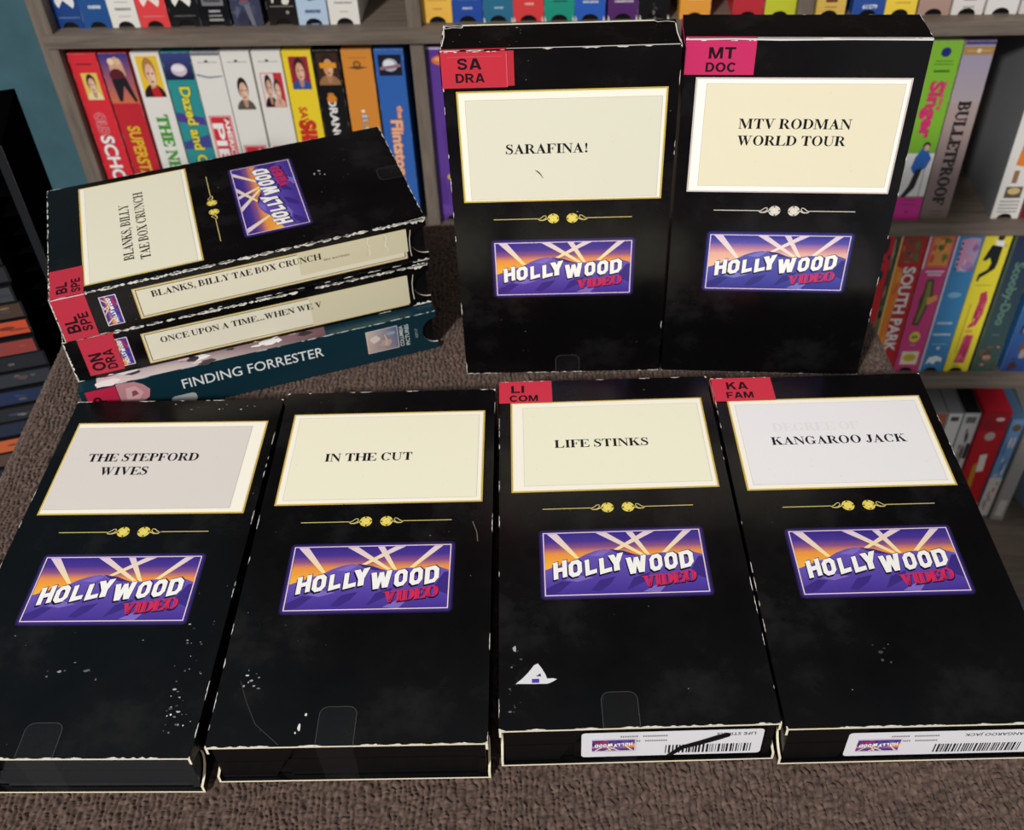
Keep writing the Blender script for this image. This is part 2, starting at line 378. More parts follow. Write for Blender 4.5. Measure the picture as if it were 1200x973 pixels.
# ------------------------------------------------------------------ bookcase
def build_bookcase():
    root = empty('bookcase', SH, 'grey-brown wooden bookcase filled with videotapes behind the towel-covered table', 'bookcase')
    DEP = 205
    def part(name, q, mat, bev=0.8):
        b = MB(); b.box(*q, (128, 128, 128), mat); return b.build(name, root, bevel=bev)
    part('side_panel', (-419, 0, FLOOR_Z, -404, DEP, 1130), M_WOODV)
    part('side_panel', (720, 0, FLOOR_Z, 735, DEP, 1130), M_WOODV)
    part('back_panel', (-404, DEP - 8, FLOOR_Z, 720, DEP - 1, 1130), M_WOOD)
    for x0, x1 in ((-86.5, -74.5), (251.5, 264)):
        part('divider', (x0, 3, -417.2, x1, DEP - 8, -227.8), M_WOODV); part('divider', (x0, 3, -212.2, x1, DEP - 8, -15.5), M_WOODV); part('divider', (x0, 3, -2.8, x1, DEP - 8, 219.5), M_WOODV)
    # the boards stand a little proud of the uprights
    part('shelf_board', (-413, -3, -15.2, 720, DEP - 8, -3.0), M_WOOD)
    part('shelf_board', (-404, 0, -227.5, 720, DEP - 8, -212.4), M_WOOD)
    part('shelf_board', (-404, 0, -436.0, 720, DEP - 8, -417.4), M_WOOD)
    for zz in (220, 445, 670, 895, 1114): part('shelf_board', (-404, 0, zz, 720, DEP - 8, zz + 16), M_WOOD)
    part('base_board', (-404, -108, -676, 720, DEP - 8, -660), M_WOOD)
build_bookcase()

# ------------------------------------------------------------------ table and towel
TX0, TX1, TY0, TY1 = -266.0, 204.5, -180.0, 569.0  # unseen front stretch added so the standing boxes reflect towel, not pale floor
def build_table():
    root = empty('side_table', Matrix.Translation((0, 0, FLOOR_Z * MM)), 'low table hidden under the brown towel', 'table')
    b = MB(); b.box(TX0 + 4, TY0 + 4, -FLOOR_Z - 30, TX1 - 4, TY1 - 4, -FLOOR_Z - 5, (90, 70, 55), M_TABLE); b.build('tabletop', root, bevel=2)
    for sx in (TX0 + 14, TX1 - 46):
        for sy in (TY0 + 14, TY1 - 46):
            b = MB(); b.box(sx, sy, 0, sx + 32, sy + 32, -FLOOR_Z - 30, (90, 70, 55), M_TABLE); b.build('leg', root, bevel=2)
build_table()

def vnoise(x, y, seed):
    """smooth value noise on arrays"""
    rs = np.random.RandomState(seed); g = rs.rand(512, 512)
    xi = np.floor(x).astype(int); yi = np.floor(y).astype(int); fx = x - xi; fy = y - yi
    fx = fx * fx * (3 - 2 * fx); fy = fy * fy * (3 - 2 * fy)
    a = g[yi % 512, xi % 512]; b = g[yi % 512, (xi + 1) % 512]; c = g[(yi + 1) % 512, xi % 512]; d = g[(yi + 1) % 512, (xi + 1) % 512]
    return (a * (1 - fx) + b * fx) * (1 - fy) + (c * (1 - fx) + d * fx) * fy

def build_towel():
    step = 0.45; R = 9.0; drop = 130.0
    # arc-length coordinates: flat top, rounded edge, hanging side
    def axis(lo, hi):
        s = np.arange(lo - 12 - drop, hi + 12 + drop, step)
        coarse_l = s < lo - 16; coarse_r = s > hi + 16
        keep = np.ones(len(s), bool)
        idx = np.arange(len(s)); keep[coarse_l & (idx % 6 != 0)] = False; keep[coarse_r & (idx % 6 != 0)] = False
        return s[keep]
    def fold(s, lo, hi):
        a = lo + R; b = hi - R; x = np.clip(s, a, b).astype(float); z = np.zeros_like(x); n = np.zeros_like(x)
        for side, e in ((1, b), (-1, a)):
            d = (s - e) * side; m = d > 0
            ang = np.minimum(d / R, math.pi / 2)
            x = np.where(m, e + side * R * np.sin(ang), x); z = np.where(m, -R * (1 - np.cos(ang)) - np.maximum(d - R * math.pi / 2, 0), z)
            n = np.where(m, side * np.sin(ang), n)
        return x, z, n
    su = axis(TX0, TX1); sv = axis(TY0, TY1)
    fine_v = (sv > 118) & (sv < TY1 + 14); sv = sv[fine_v | (np.arange(len(sv)) % 6 == 0)]
    x, zx, nx = fold(su, TX0, TX1); y, zy, ny = fold(sv, TY0, TY1)
    SU, SV = np.meshgrid(su, sv); X, Y = np.meshgrid(x, y); ZX, ZY = np.meshgrid(zx, zy); NX, NY = np.meshgrid(nx, ny)
    Z = np.minimum(ZX, ZY)
    # where both edges fall away the cloth gathers at the corner
    # terry loops in wandering rows, broken into tufts
    wx = SU + 3.0 * (vnoise(SU / 19 + 50, SV / 23 + 80, 3) - .5) * 2 + 1.15 * (vnoise(SU / 2.6 + 200, SV / 2.8 + 100, 4) - .5) * 2
    row = np.abs(np.sin(math.pi * wx / 2.5)) ** 0.6
    k = np.floor(wx / 2.5)
    tuft = np.abs(np.sin(math.pi * (SV / 2.9 + vnoise(k * 7.31 + 300, SV / 5.0 + 140, 5) * 3.2 + (np.mod(k, 7) * .37)))) ** 0.5
    fine = vnoise(SU / .95 + 400, SV / .95 + 400, 6)
    hgt = row * (0.4 + 0.6 * tuft) * 1.8 + 0.55 * fine
    wrinkle = -1.1 * np.exp(-(((SV - 168) - (SU - 120) * 0.28 + 4 * np.sin(SU / 30)) / 5.0) ** 2) * np.clip((SU - 60) / 40, 0, 1) * (SV < 190) * (SV > 125)
    H = hgt - 2.1 + np.where((NX == 0) & (NY == 0), wrinkle, 0)
    NZ = np.sqrt(np.clip(1 - np.maximum(NX ** 2, NY ** 2), 0, 1))
    P = np.stack([X + NX * H, Y + NY * H, Z + np.where(NZ > 0, NZ * H, 0)], -1).reshape(-1, 3) * MM
    nr, nc = SU.shape
    i = np.arange(nr * nc).reshape(nr, nc)
    q = np.stack([i[:-1, :-1], i[:-1, 1:], i[1:, 1:], i[1:, :-1]], -1).reshape(-1, 4)
    me = bpy.data.meshes.new('towel'); me.vertices.add(len(P)); me.vertices.foreach_set('co', P.astype(np.float32).ravel())
    me.loops.add(q.size); me.loops.foreach_set('vertex_index', q.astype(np.int32).ravel())
    me.polygons.add(len(q)); me.polygons.foreach_set('loop_start', np.arange(0, q.size, 4, dtype=np.int32))
    me.update(calc_edges=True)
    me.polygons.foreach_set('use_smooth', np.ones(len(q), bool))
    m, nt, N, Lk, b = new_mat('brown_terry_cloth')
    tc = N.new('ShaderNodeTexCoord'); n = N.new('ShaderNodeTexNoise'); n.inputs['Scale'].default_value = 420; n.inputs['Detail'].default_value = 3
    n2 = N.new('ShaderNodeTexNoise'); n2.inputs['Scale'].default_value = 9
    r = N.new('ShaderNodeValToRGB'); r.color_ramp.elements[0].position = 0.3; r.color_ramp.elements[1].position = 0.75
    r.color_ramp.elements[0].color = lin((64, 51, 45)); r.color_ramp.elements[1].color = lin((112, 93, 84))
    Lk.new(tc.outputs['Object'], n.inputs['Vector']); Lk.new(n.outputs['Fac'], r.inputs[0]); Lk.new(r.outputs[0], b.inputs['Base Color'])
    b.inputs['Roughness'].default_value = 0.95; b.inputs['Specular IOR Level'].default_value = 0.08
    b.inputs['Sheen Weight'].default_value = 0.15; b.inputs['Sheen Roughness'].default_value = 0.5
    me.materials.append(m)
    o = bpy.data.objects.new('towel', me); COL.objects.link(o)
    tag(o, 'dark brown ribbed terry towel spread under the black video boxes', 'towel')
build_towel()

# ------------------------------------------------------------------ the big printed logo panel
def oct_letters():
    def O(): 
        a = [(0.26, 0), (0.74, 0), (1, 0.22), (1, 0.78), (0.74, 1), (0.26, 1), (0, 0.78), (0, 0.22)]
        b = [(0.42, 0.24), (0.58, 0.24), (0.66, 0.33), (0.66, 0.67), (0.58, 0.76), (0.42, 0.76), (0.34, 0.67), (0.34, 0.33)]
        return [[a[i], a[(i + 1) % 8], b[(i + 1) % 8], b[i]] for i in range(8)]
    def D():
        a = [(0, 0), (0.72, 0), (1, 0.24), (1, 0.76), (0.72, 1), (0, 1)]
        b = [(0.34, 0.22), (0.56, 0.22), (0.66, 0.32), (0.66, 0.68), (0.56, 0.78), (0.34, 0.78)]
        return [[a[i], a[(i + 1) % 6], b[(i + 1) % 6], b[i]] for i in range(6)]
    return {'H': [_r(0, 0, 0.34, 1), _r(0.66, 0, 1, 1), _r(0.3, 0.38, 0.7, 0.62)], 'L': [_r(0, 0, 0.38, 1), _r(0.3, 0, 1, 0.26)],
            'Y': [_r(0.31, 0, 0.69, 0.5), [(0, 1), (0.38, 1), (0.62, 0.52), (0.5, 0.36), (0.31, 0.4)], [(1, 1), (0.62, 1), (0.38, 0.52), (0.5, 0.36), (0.69, 0.4)]],
            'W': [[(0, 1), (0.25, 1), (0.42, 0), (0.15, 0)], [(1, 1), (0.75, 1), (0.58, 0), (0.85, 0)], [(0.4, 0.95), (0.6, 0.95), (0.42, 0), (0.2, 0)], [(0.4, 0.95), (0.6, 0.95), (0.8, 0), (0.58, 0)]],
            'O': O(), 'D': D()}
OCT = oct_letters()
def logo(mb, F, x0, y0, w, h, L0=1, pale=False, mat=None, glow=True):
    """searchlights over dusk hills, white block letters, red stencil word; x0,y0,w,h = the pale keyline frame"""
    def P(u, v): return (x0 + u * w, y0 + v * h)
    def F_(pts, col, layer): mb.flat(F, [P(u, v) for u, v in pts], col, L0 + layer, mat)
    purple = (84, 66, 160) if not pale else (74, 72, 170); edge = (44, 32, 92) if not pale else (40, 40, 105)
    if glow:
        g = 0.055 * w * 0.5; R = g * 0.9
        def ring(o, r, n=6):
            pts = []
            for cx, cy, a in ((x0 + w + o - r, y0 + h + o - r, 0), (x0 - o + r, y0 + h + o - r, 90), (x0 - o + r, y0 - o + r, 180), (x0 + w + o - r, y0 - o + r, 270)):
                for i in range(n + 1):
                    t = math.radians(a + 90 * i / n); pts.append((cx + r * math.cos(t), cy + r * math.sin(t)))
            return pts
        outer, midr, inner = ring(g * 1.25, R * 1.25), ring(g * 0.85, R), ring(-0.3, 0.1)
        n = len(outer)
        for i in range(n):
            j = (i + 1) % n
            mb.flat(F, [outer[i], outer[j], midr[j], midr[i]], [(20, 16, 30), (20, 16, 30), edge, edge], L0, mat)
            mb.flat(F, [midr[i], midr[j], inner[j], inner[i]], [edge, edge, purple, purple], L0, mat)
    # sky: bands of dusk colour
    top, m1, m2, m3, bot = ((56, 44, 140), (96, 66, 150), (190, 106, 120), (240, 150, 70), (252, 190, 60)) if not pale else ((50, 52, 150), (92, 84, 170), (190, 130, 160), (238, 180, 160), (245, 205, 170))
    lv = [(1.0, top), (0.86, m1 if pale else mixc(top, m1, .5)), (0.76, m2 if pale else mixc(m1, m2, .5)), (0.66, m3), (0.40, bot)]
    for (va, ca), (vb, cb) in zip(lv[:-1], lv[1:]):
        mb.flat(F, [P(0, vb), P(1, vb), P(1, va), P(0, va)], [cb, cb if vb > .5 else m3, ca, ca], L0 + 1, mat)
    beam_t = (226, 206, 226); beam_b = (255, 232, 150) if not pale else (255, 236, 210)
    for q in ([(0.02, 1), (0.085, 1), (0.222, 0.58), (0.195, 0.58)], [(0.335, 1), (0.405, 1), (0.645, 0.60), (0.615, 0.60)], [(0.53, 1), (0.575, 1), (0.67, 0.61), (0.645, 0.61)],
              [(0.645, 1), (0.715, 1), (0.47, 0.70), (0.435, 0.70)], [(0.90, 1), (0.955, 1), (0.775, 0.64), (0.745, 0.64)]):
        mb.flat(F, [P(*p) for p in q], [beam_t, beam_t, beam_b, beam_b], L0 + 2, mat)
    hill = [(0, .40), (.06, .45), (.13, .51), (.2, .56), (.26, .64), (.32, .69), (.38, .715), (.42, .70), (.44, .675), (.5, .675), (.55, .63), (.60, .605), (.66, .60), (.71, .63), (.76, .64), (.81, .61), (.88, .62), (.94, .64), (1, .59)]
    hc = (108, 88, 184) if not pale else (92, 92, 178); hd = (72, 52, 150) if not pale else (60, 60, 150)
    for (a, b) in zip(hill[:-1], hill[1:]):
        mb.flat(F, [P(a[0], 0), P(b[0], 0), P(*b), P(*a)], [hd, hd, hc, hc], L0 + 3, mat)
    dk = (62, 46, 130) if not pale else (54, 54, 130)
    for q in ([(.41, .72), (.50, .685), (.56, .63), (.60, .60), (.53, .605), (.46, .65)], [(.28, 0.06), (.34, .22), (.44, .27), (.40, .15), (.33, .04)], [(.50, .05), (.55, .24), (.66, .33), (.62, .18), (.54, .09)],
              [(.70, .55), (.80, .58), (.86, .61), (.80, .50)], [(.90, .3), (.97, .56), (1, .56), (1, .2)], [(0.0, .1), (.10, .22), (.16, .2), (.08, .04), (0, 0)]):
        F_(q, dk, 4)
    lt = (128, 108, 196) if not pale else (122, 122, 200)
    for q in ([(.28, .62), (.37, .70), (.42, .69), (.36, .60)], [(.60, .02), (.68, .12), (.74, .1), (.70, .0)], [(.12, .24), (.22, .3), (.30, .26), (.2, .2)]): F_(q, lt, 4)
    LET = [('H', .052, .138, .262, .535), ('O', .148, .232, .285, .545), ('L', .252, .325, .312, .565), ('L', .343, .420, .330, .585), ('Y', .402, .500, .362, .632), ('W', .512, .642, .315, .585), ('O', .660, .740, .345, .608), ('O', .755, .836, .365, .632), ('D', .850, .938, .385, .655)]
    for dx, dy, col, ly in ((-0.006, -0.03, (24, 16, 40), 5), (0.004, 0.012, (40, 28, 70), 5), (0, 0, (250, 248, 246), 6)):
        for ch, u0, u1, v0, v1 in LET:
            sl = 0.05
            for p in OCT[ch]: F_([(u0 + a * (u1 - u0) + dx, v0 + b * (v1 - v0) + dy + sl * (a - .5)) for a, b in p], col, ly)
    red = (214, 44, 84) if not pale else (206, 52, 104)
    ps = roman('VIDEO', 0, 0, 1.0, 5.0)
    def vt(p): return [(.605 + u / 5.0 * .335, .085 + v * .17 + (u / 5.0) * .095 + 0.0) for u, v in p]
    for dx, dy, col, ly in ((0.004, -0.02, (40, 24, 70), 5), (0, 0, red, 7)):
        for ox in (-.006, 0, .006):
            for p in ps: F_([(u + dx + ox, v + dy) for u, v in vt(p)], col, ly)
    for ux in (0.47, 1.42, 2.02, 2.25, 3.12, 3.32, 4.28, 4.70):
        F_(vt([(ux, -0.02), (ux + .05, -0.02), (ux + .05, 1.02), (ux, 1.02)]), hd, 8)
    # keyline
    k = (236, 214, 220); t = 0.45
    for q in ((x0 - t, y0 - t, x0 + w + t, y0), (x0 - t, y0 + h, x0 + w + t, y0 + h + t), (x0 - t, y0, x0, y0 + h), (x0 + w, y0, x0 + w + t, y0 + h)):
        mb.rect(F, *q, k, L0 + 9, mat)

def ornament(mb, F, y, L0=1, silver=False):
    gold = (206, 190, 120) if not silver else (214, 206, 196); coin = (232, 212, 92) if not silver else (222, 216, 206); dark = (60, 52, 20) if not silver else (70, 66, 62)
    for s in (1, -1):
        def X(x): return 52.45 + s * (x - 52.45)
        mb.line(F, [(X(19.2), y), (X(40.5), y)], 0.42, gold, L0)
        loop = [(40.5, y), (41.0, y - 0.75), (42.4, y - 0.95), (43.8, y - .3), (44.6, y + 0.9), (44.2, y + 1.7), (43.2, y + 1.5), (42.0, y + .4), (40.9, y - 0.2)]
        mb.line(F, [(X(a), b) for a, b in loop], 0.42, gold, L0)
        mb.line(F, [(X(41.2), y - .9), (X(43.2), y - .95), (X(45.0), y - .1), (X(46.4), y + .8)], 0.6, gold, L0)
        cx = X(47.9)
        mb.ell(F, cx, y, 2.75, 2.75, coin, L0 + 1)
        mb.ell(F, cx, y, 2.0, 2.0, mixc(coin, (170, 150, 50) if not silver else (150, 146, 140), .35), L0 + 2)
        mb.ell(F, cx, y, 1.75, 1.75, coin, L0 + 3)
        for k in range(5):
            a = 2 * math.pi * k / 5 + .6
            mb.ell(F, cx + 1.0 * math.cos(a), y + 1.0 * math.sin(a), 0.5, 0.5, mixc(coin, (255, 250, 190), .4), L0 + 4, n=8)
        for k in range(4):
            a = math.pi / 2 * k + 0.1
            mb.ell(F, cx + 2.25 * math.cos(a), y + 2.25 * math.sin(a), 0.42, 0.42, dark, L0 + 4, n=8)

def blob(cx, cy, rx, ry, rng, n=11, jag=0.45):
    return [(cx + rx * (1 - jag * rng.random()) * math.cos(2 * math.pi * i / n), cy + ry * (1 - jag * rng.random()) * math.sin(2 * math.pi * i / n)) for i in range(n)]

# ------------------------------------------------------------------ the rental video box
BW, BL_, BD = 103.7, 187.0, 26.15
F_FRONT = Face((0, 0, BD), (1, 0, 0), (0, 1, 0), (0, 0, 1))
F_SPINE = Face((0, BL_, 0), (0, -1, 0), (0, 0, 1), (-1, 0, 0))
F_SIDE = Face((BW, 0, 0), (0, 1, 0), (0, 0, 1), (1, 0, 0))
F_TOP = Face((0, BL_, BD), (1, 0, 0), (0, 0, -1), (0, 1, 0))
BLACK = (9, 8, 10); CREAM = (238, 228, 200)

def sleeve_shell(mb, body, mat, W=BW, L=BL_, D=BD, t=0.9, notch=8.5, notch_y=9.0, edge=CREAM, lip=True):
    front = [(0, 0), (W, 0), (W, L), (0, L)]
    fm = lambda a: (lambda u, v, w: (u, v, w))
    mb.prism(front, D - t, D, lambda u, v, w: (u, v, w), body, mat, body)
    mb.prism(front, 0, t, lambda u, v, w: (u, v, w), body, mat, body)
    # sides with a rounded thumb notch at the open end: outline in (y, z)
    arc = [(notch_y * math.sin(math.radians(a)), D / 2 + notch * math.cos(math.radians(a)) * -1) for a in range(0, 181, 12)]
    side = [(0, t)] + arc + [(0, D - t), (L - t, D - t), (L - t, t)]
    for x0, x1 in ((0, t), (W - t, W)):
        mb.prism(side, x0, x1, lambda u, v, w: (w, u, v), body, mat, edge, M_CARD)
    mb.box(t, L - t, t, W - t, L, D - t, body, mat)
    mb.box(0, L - t, t, t, L, D - t, body, mat); mb.box(W - t, L - t, t, W, L, D - t, body, mat)
    # raw card rim of the open end
    if lip:
        e = 0.04
        mb.poly([(0, -e, 0), (W, -e, 0), (W, -e, t), (0, -e, t)], edge, M_CARD)
        mb.poly([(0, -e, D - t), (W, -e, D - t), (W, -e, D), (0, -e, D)], edge, M_CARD)

def wear(mb, A, B, nA, nB, rng, dens=0.5, wid=0.6, col=(236, 232, 222)):
    """chipped white card along the edge A-B; nA, nB point from the edge into its two faces"""
    A = Vector(A); B = Vector(B); L = (B - A).length; d = (B - A) / L; nA = Vector(nA); nB = Vector(nB)
    out = -(nA + nB); s = 0.0
    while s < L:
        ln = rng.uniform(1.5, 9.0)
        e = min(s + ln, L)
        if rng.random() < dens:
            for n, off in ((nA, -nB), (nB, -nA)):
                k = max(2, int((e - s) / 0.9)); pts = []
                for i in range(k + 1):
                    q = s + (e - s) * i / k
                    tp = math.sin(math.pi * i / k) ** 0.5
                    pts.append((q, wid * tp * rng.uniform(0.25, 1.25)))
                for i in range(k):
                    a, b = pts[i], pts[i + 1]
                    mb.poly([A + d * a[0] + off * 0.06, A + d * b[0] + off * 0.06, A + d * b[0] + n * max(b[1], .05) + off * 0.06, A + d * a[0] + n * max(a[1], .05) + off * 0.06], col, M_CARD)
        s = e + rng.uniform(0.2, 2.5)

def title_panel(mb, F, x0, y0, x1, y1, inner, paper, gold=(214, 182, 84), bright=(252, 247, 232), L0=1):
    mb.rect(F, x0, y0, x1, y1, gold, L0)
    mb.rect(F, x0 + .36, y0 + .36, x1 - .36, y1 - .36, mixc(gold, (60, 45, 10), .45), L0 + 1)
    mb.rect(F, x0 + .56, y0 + .56, x1 - .56, y1 - .56, mixc(gold, (255, 250, 220), .55), L0 + 2)
    mb.rect(F, x0 + 1.0, y0 + 1.0, x1 - 1.0, y1 - 1.0, bright, L0 + 3)
    a, b, c, d = paper
    mb.rect(F, a - .18, b - .18, c + .18, d + .18, mixc(inner, (150, 140, 120), .45), L0 + 4)
    mb.rect(F, a, b, c, d, inner, L0 + 5)

def cassette(root, W=BW, L=BL_, D=BD, side_grey=(9, 9, 11), inset=1.4):
    b = MB(); g = 1.5
    dk = side_grey
    b.box(g, inset + 1.6, g, W - g, L - 4, D - g, dk, M_PLASTIC)
    # end wall: two corner blocks and a shallow label recess with a slanted edge, split line between the shell halves
    z0, z1, zm = g, D - g, D * 0.5
    for za, zb in ((z0, zm - .25), (zm + .25, z1)):
        lx = 27.0 if za == z0 else 33.0
        b.prism([(g, za), (lx - 5, za), (lx, zb), (g, zb)], inset, inset + 1.8, lambda u, v, w: (u, w, v), dk, M_PLASTIC)
        b.box(lx + 1.0, inset + .7, za, W - g - 3, inset + 1.8, zb, dk, M_PLASTIC)
        b.box(W - g - 3, inset, za, W - g, inset + 1.8, zb, dk, M_PLASTIC)
    return b.build('cassette', root, bevel=0.25)

F_END = Face((BW, 1.3, BD), (-1, 0, 0), (0, 0, -1), (0, -1, 0))      # the cassette's end wall, read upside down from the front
def barcode_label(root, x0, x1, z0, z1, title, seed, marker=False):
    """x0..x1, z0..z1 in box coordinates on the end"""
    rng = random.Random(seed); b = MB(); b.pm = M_PAPER
    u0, u1, v0, v1 = BW - x1, BW - x0, BD - z1, BD - z0
    r = 1.6; pts = []
    for cx, cy, a in ((u1 - r, v1 - r, 0), (u0 + r, v1 - r, 90), (u0 + r, v0 + r, 180), (u1 - r, v0 + r, 270)):
        for i in range(5): t = math.radians(a + 22.5 * i); pts.append((cx + r * math.cos(t), cy + r * math.sin(t)))
    b.flat(F_END, pts, (226, 226, 232), 2)
    w = u1 - u0; h = v1 - v0
    # mini logo at the reader's right end
    logo(b, F_END, u1 - 20, v0 + 5.0, 16.0, 8.2, 3, mat=M_PAPER, glow=False)
    # bar code along the reader's bottom-left
    x = u0 + 4
    while x < u0 + 36:
        ww = rng.choice((.25, .4, .55, .8)); b.rect(F_END, x, v1 - 7.6, x + ww, v1 - 1.6, (24, 24, 28), 3); x += ww + rng.choice((.3, .45, .7))
    for p in sans(title, u0 + 3, v0 + 6.4 - 4.2, 2.0, min(30.0, swidth(title, 2.0, .01)), .012): b.flat(F_END, [(u, v0 + v1 - v - 0) if False else (u, v) for u, v in p], (40, 40, 46), 3)
    for i, (tx, ty, tw) in enumerate(((36, 2.6, 9), (47, 2.6, 6), (36, 6.0, 8), (46, 6.0, 5))):
        q = u0 + tx
        while q < u0 + tx + tw: b.rect(F_END, q, v0 + ty, q + .5, v0 + ty + 1.1, (96, 96, 104), 3); q += .85
    if marker:
        pts = [(u0 + 14, v0 + 3.6), (u0 + 17, v0 + 5.2), (u0 + 24, v0 + 9.0), (u0 + 30, v0 + 11.8), (u0 + 35, v1 + .3)]
        b.line(F_END, pts, [3.0, 3.4, 3.0, 2.6, 2.0], (12, 12, 14), 12); b.ell(F_END, u0 + 14, v0 + 3.6, 1.6, 1.6, (12, 12, 14), 12, n=12)
    return b.build('barcode_label', root)

def clear_tape(root, x0, x1, y1, down=True):
    b = MB(); z = BD + .12; r = 3.2
    pts = [(x0, -0.25), (x1, -0.25)]
    for cx, a in ((x1 - r, 0), (x0 + r, 90)):
        for i in range(6): t = math.radians(a + 18 * i); pts.append((cx + r * math.cos(t), y1 - r + r * math.sin(t)))
    b.poly([(u, v, z) for u, v in pts], (255, 255, 255), M_CLEAR)
    # faint dusty rim of the film, then its flap down over the open end
    rim = pts[1:] + [pts[0]]
    for q in stroke([(u, v) for u, v in rim], 0.16): b.poly([(u, v, z + .02) for u, v in q], (86, 84, 82), M_CARD)
    if down: b.poly([(x0, -.25, z), (x1, -.25, z), (x1 - .6, -.25, .6), (x0 + .6, -.25, .6)], (255, 255, 255), M_CLEAR)
    return b.build('clear_tape', root)

def sticker(root, F, x0, y0, x1, y1, col, l1, l2, seed=0, wrap_spine=False, front=True, double=False, tx=6.0, w12=(9.5, 13.0)):
    b = MB(); b.pm = M_PAPER; rng = random.Random(seed + 50)
    ink = (34, 12, 20)
    if front:
        if double: b.rect(F, x0, y0 + .6, x1 + 3.0, y1, mixc(col, (0, 0, 0), .06), 8)
        b.rect(F, x0, y0, x1, y1, col, 10)
        if double:
            b.rect(F, x1 - .35, y0 + .3, x1, y1 - 1, mixc(col, (255, 255, 255), .25), 11); b.rect(F, x0 + 3, y1 - 2.6, x1 - 2, y1 - 2.2, mixc(col, (255, 255, 255), .12), 11)
        for t, bx, by, bh, bw in ((l1, x0 + tx, y1 - 8.3, 5.2, w12[0]), (l2, x0 + tx - .9, y1 - 14.4, 4.3, w12[1])):
            for p in heavy(t, bx, by, bh, bw): b.flat(F, p, ink, 12)
        for k in range(7):
            cx = rng.uniform(x0, x1); b.flat(F, blob(cx, y1 - .15, rng.uniform(.4, 1.4), rng.uniform(.12, .3), rng), (240, 214, 216), 11)
        b.rect(F_TOP, x0, 0, x1, 1.2, col, 8)
    if wrap_spine:
        S = F_SPINE; s0, s1 = BL_ - y1, BL_ - y0
        z1 = BD + 0.2 if front else BD - 0.8; z0 = 0.3 if front else 2.4
        b.flat(S, [(s0, z0), (s1, z0), (s1, z1), (s0, z1)], col, 13)
        # lettering climbs the spine: baseline along +z, tops toward the box's head
        for t, off, hh, st in ((l1, 8.6, 6.2, 4.6), (l2, 14.2, 4.8, 4.2)):
            for p in heavy(t, 0, 0, hh, min(18.5, hh * .82 * sum(HV[c][1] + .13 for c in t))): b.flat(S, [(s0 + off - v, st + u) for u, v in p], ink, 15)
        if front: b.rect(S, s0, BD - .45, s1, BD + .15, mixc(col, (255, 250, 250), .7), 14)
    return b.build('genre_sticker', root)

def scuffs(mb, F, rng, n, area_, col=(150, 148, 146), size=(.15, .6), L=3):
    for _ in range(n):
        x = rng.uniform(area_[0], area_[2]); y = rng.uniform(area_[1], area_[3]); a = rng.uniform(*size)
        mb.flat(F, blob(x, y, a * rng.uniform(.6, 2.0), a, rng, 8), mixc(BLACK, col, rng.uniform(.25, 1)), L, M_CARD)

def spine_art(b, dy=0.0):
    """small turned logo printed on the black spine"""
    S2 = Face(F_SPINE.at(30.2, 3.4), F_SPINE.U, -F_SPINE.R, F_SPINE.N)
    logo(b, S2, 1.0, 0.8, 17.2, 7.2, 1, glow=True)

def spine_label(root, title, tw, y, inner, s0=37.5, s1=175.5, z0=3.6, z1=22.4, patch=None, rating=False, torn=False):
    b = MB(); b.pm = M_PAPER; S = F_SPINE
    gold = (196, 168, 92)
    b.rect(S, s0, z0, s1, z1, gold, 2); b.rect(S, s0 + .5, z0 + .5, s1 - .5, z1 - .5, (226, 216, 176), 3); b.rect(S, s0 + 1.4, z0 + 1.2, s1 - 1.2, z1 - 1.0, (70, 58, 30), 4)
    b.rect(S, s0 + 1.8, z0 + 1.6, s1 - 1.6, z1 - 1.4, inner, 5)
    if patch: b.rect(S, patch, z0 + (4.4 if rating else 1.0), s1 + .6, z1 - .1, mixc(inner, (205, 196, 160), .6), 6)
    for p in roman(title, s0 + 8.2, y, 3.7, tw): b.flat(S, p, (22, 20, 22), 7)
    if rating:
        q = 131.0
        for p in sans('SEX RATING:', 131.5, y - 1.4, 1.15, 14, .01): b.flat(S, [(u, v) for u, v in p], (110, 100, 90), 8)
    if torn:
        rng = random.Random(3)
        for xx in (155.0, 164.5):
            b.line(S, [(xx + rng.uniform(-.9, .9), z1 - .5 - i * 1.8) for i in range(7)], .5, (206, 198, 172), 8); b.line(S, [(xx + .5 + rng.uniform(-.7, .7), z1 - .5 - i * 1.8) for i in range(7)], .35, (244, 238, 220), 8)
    return b.build('spine_label', root)

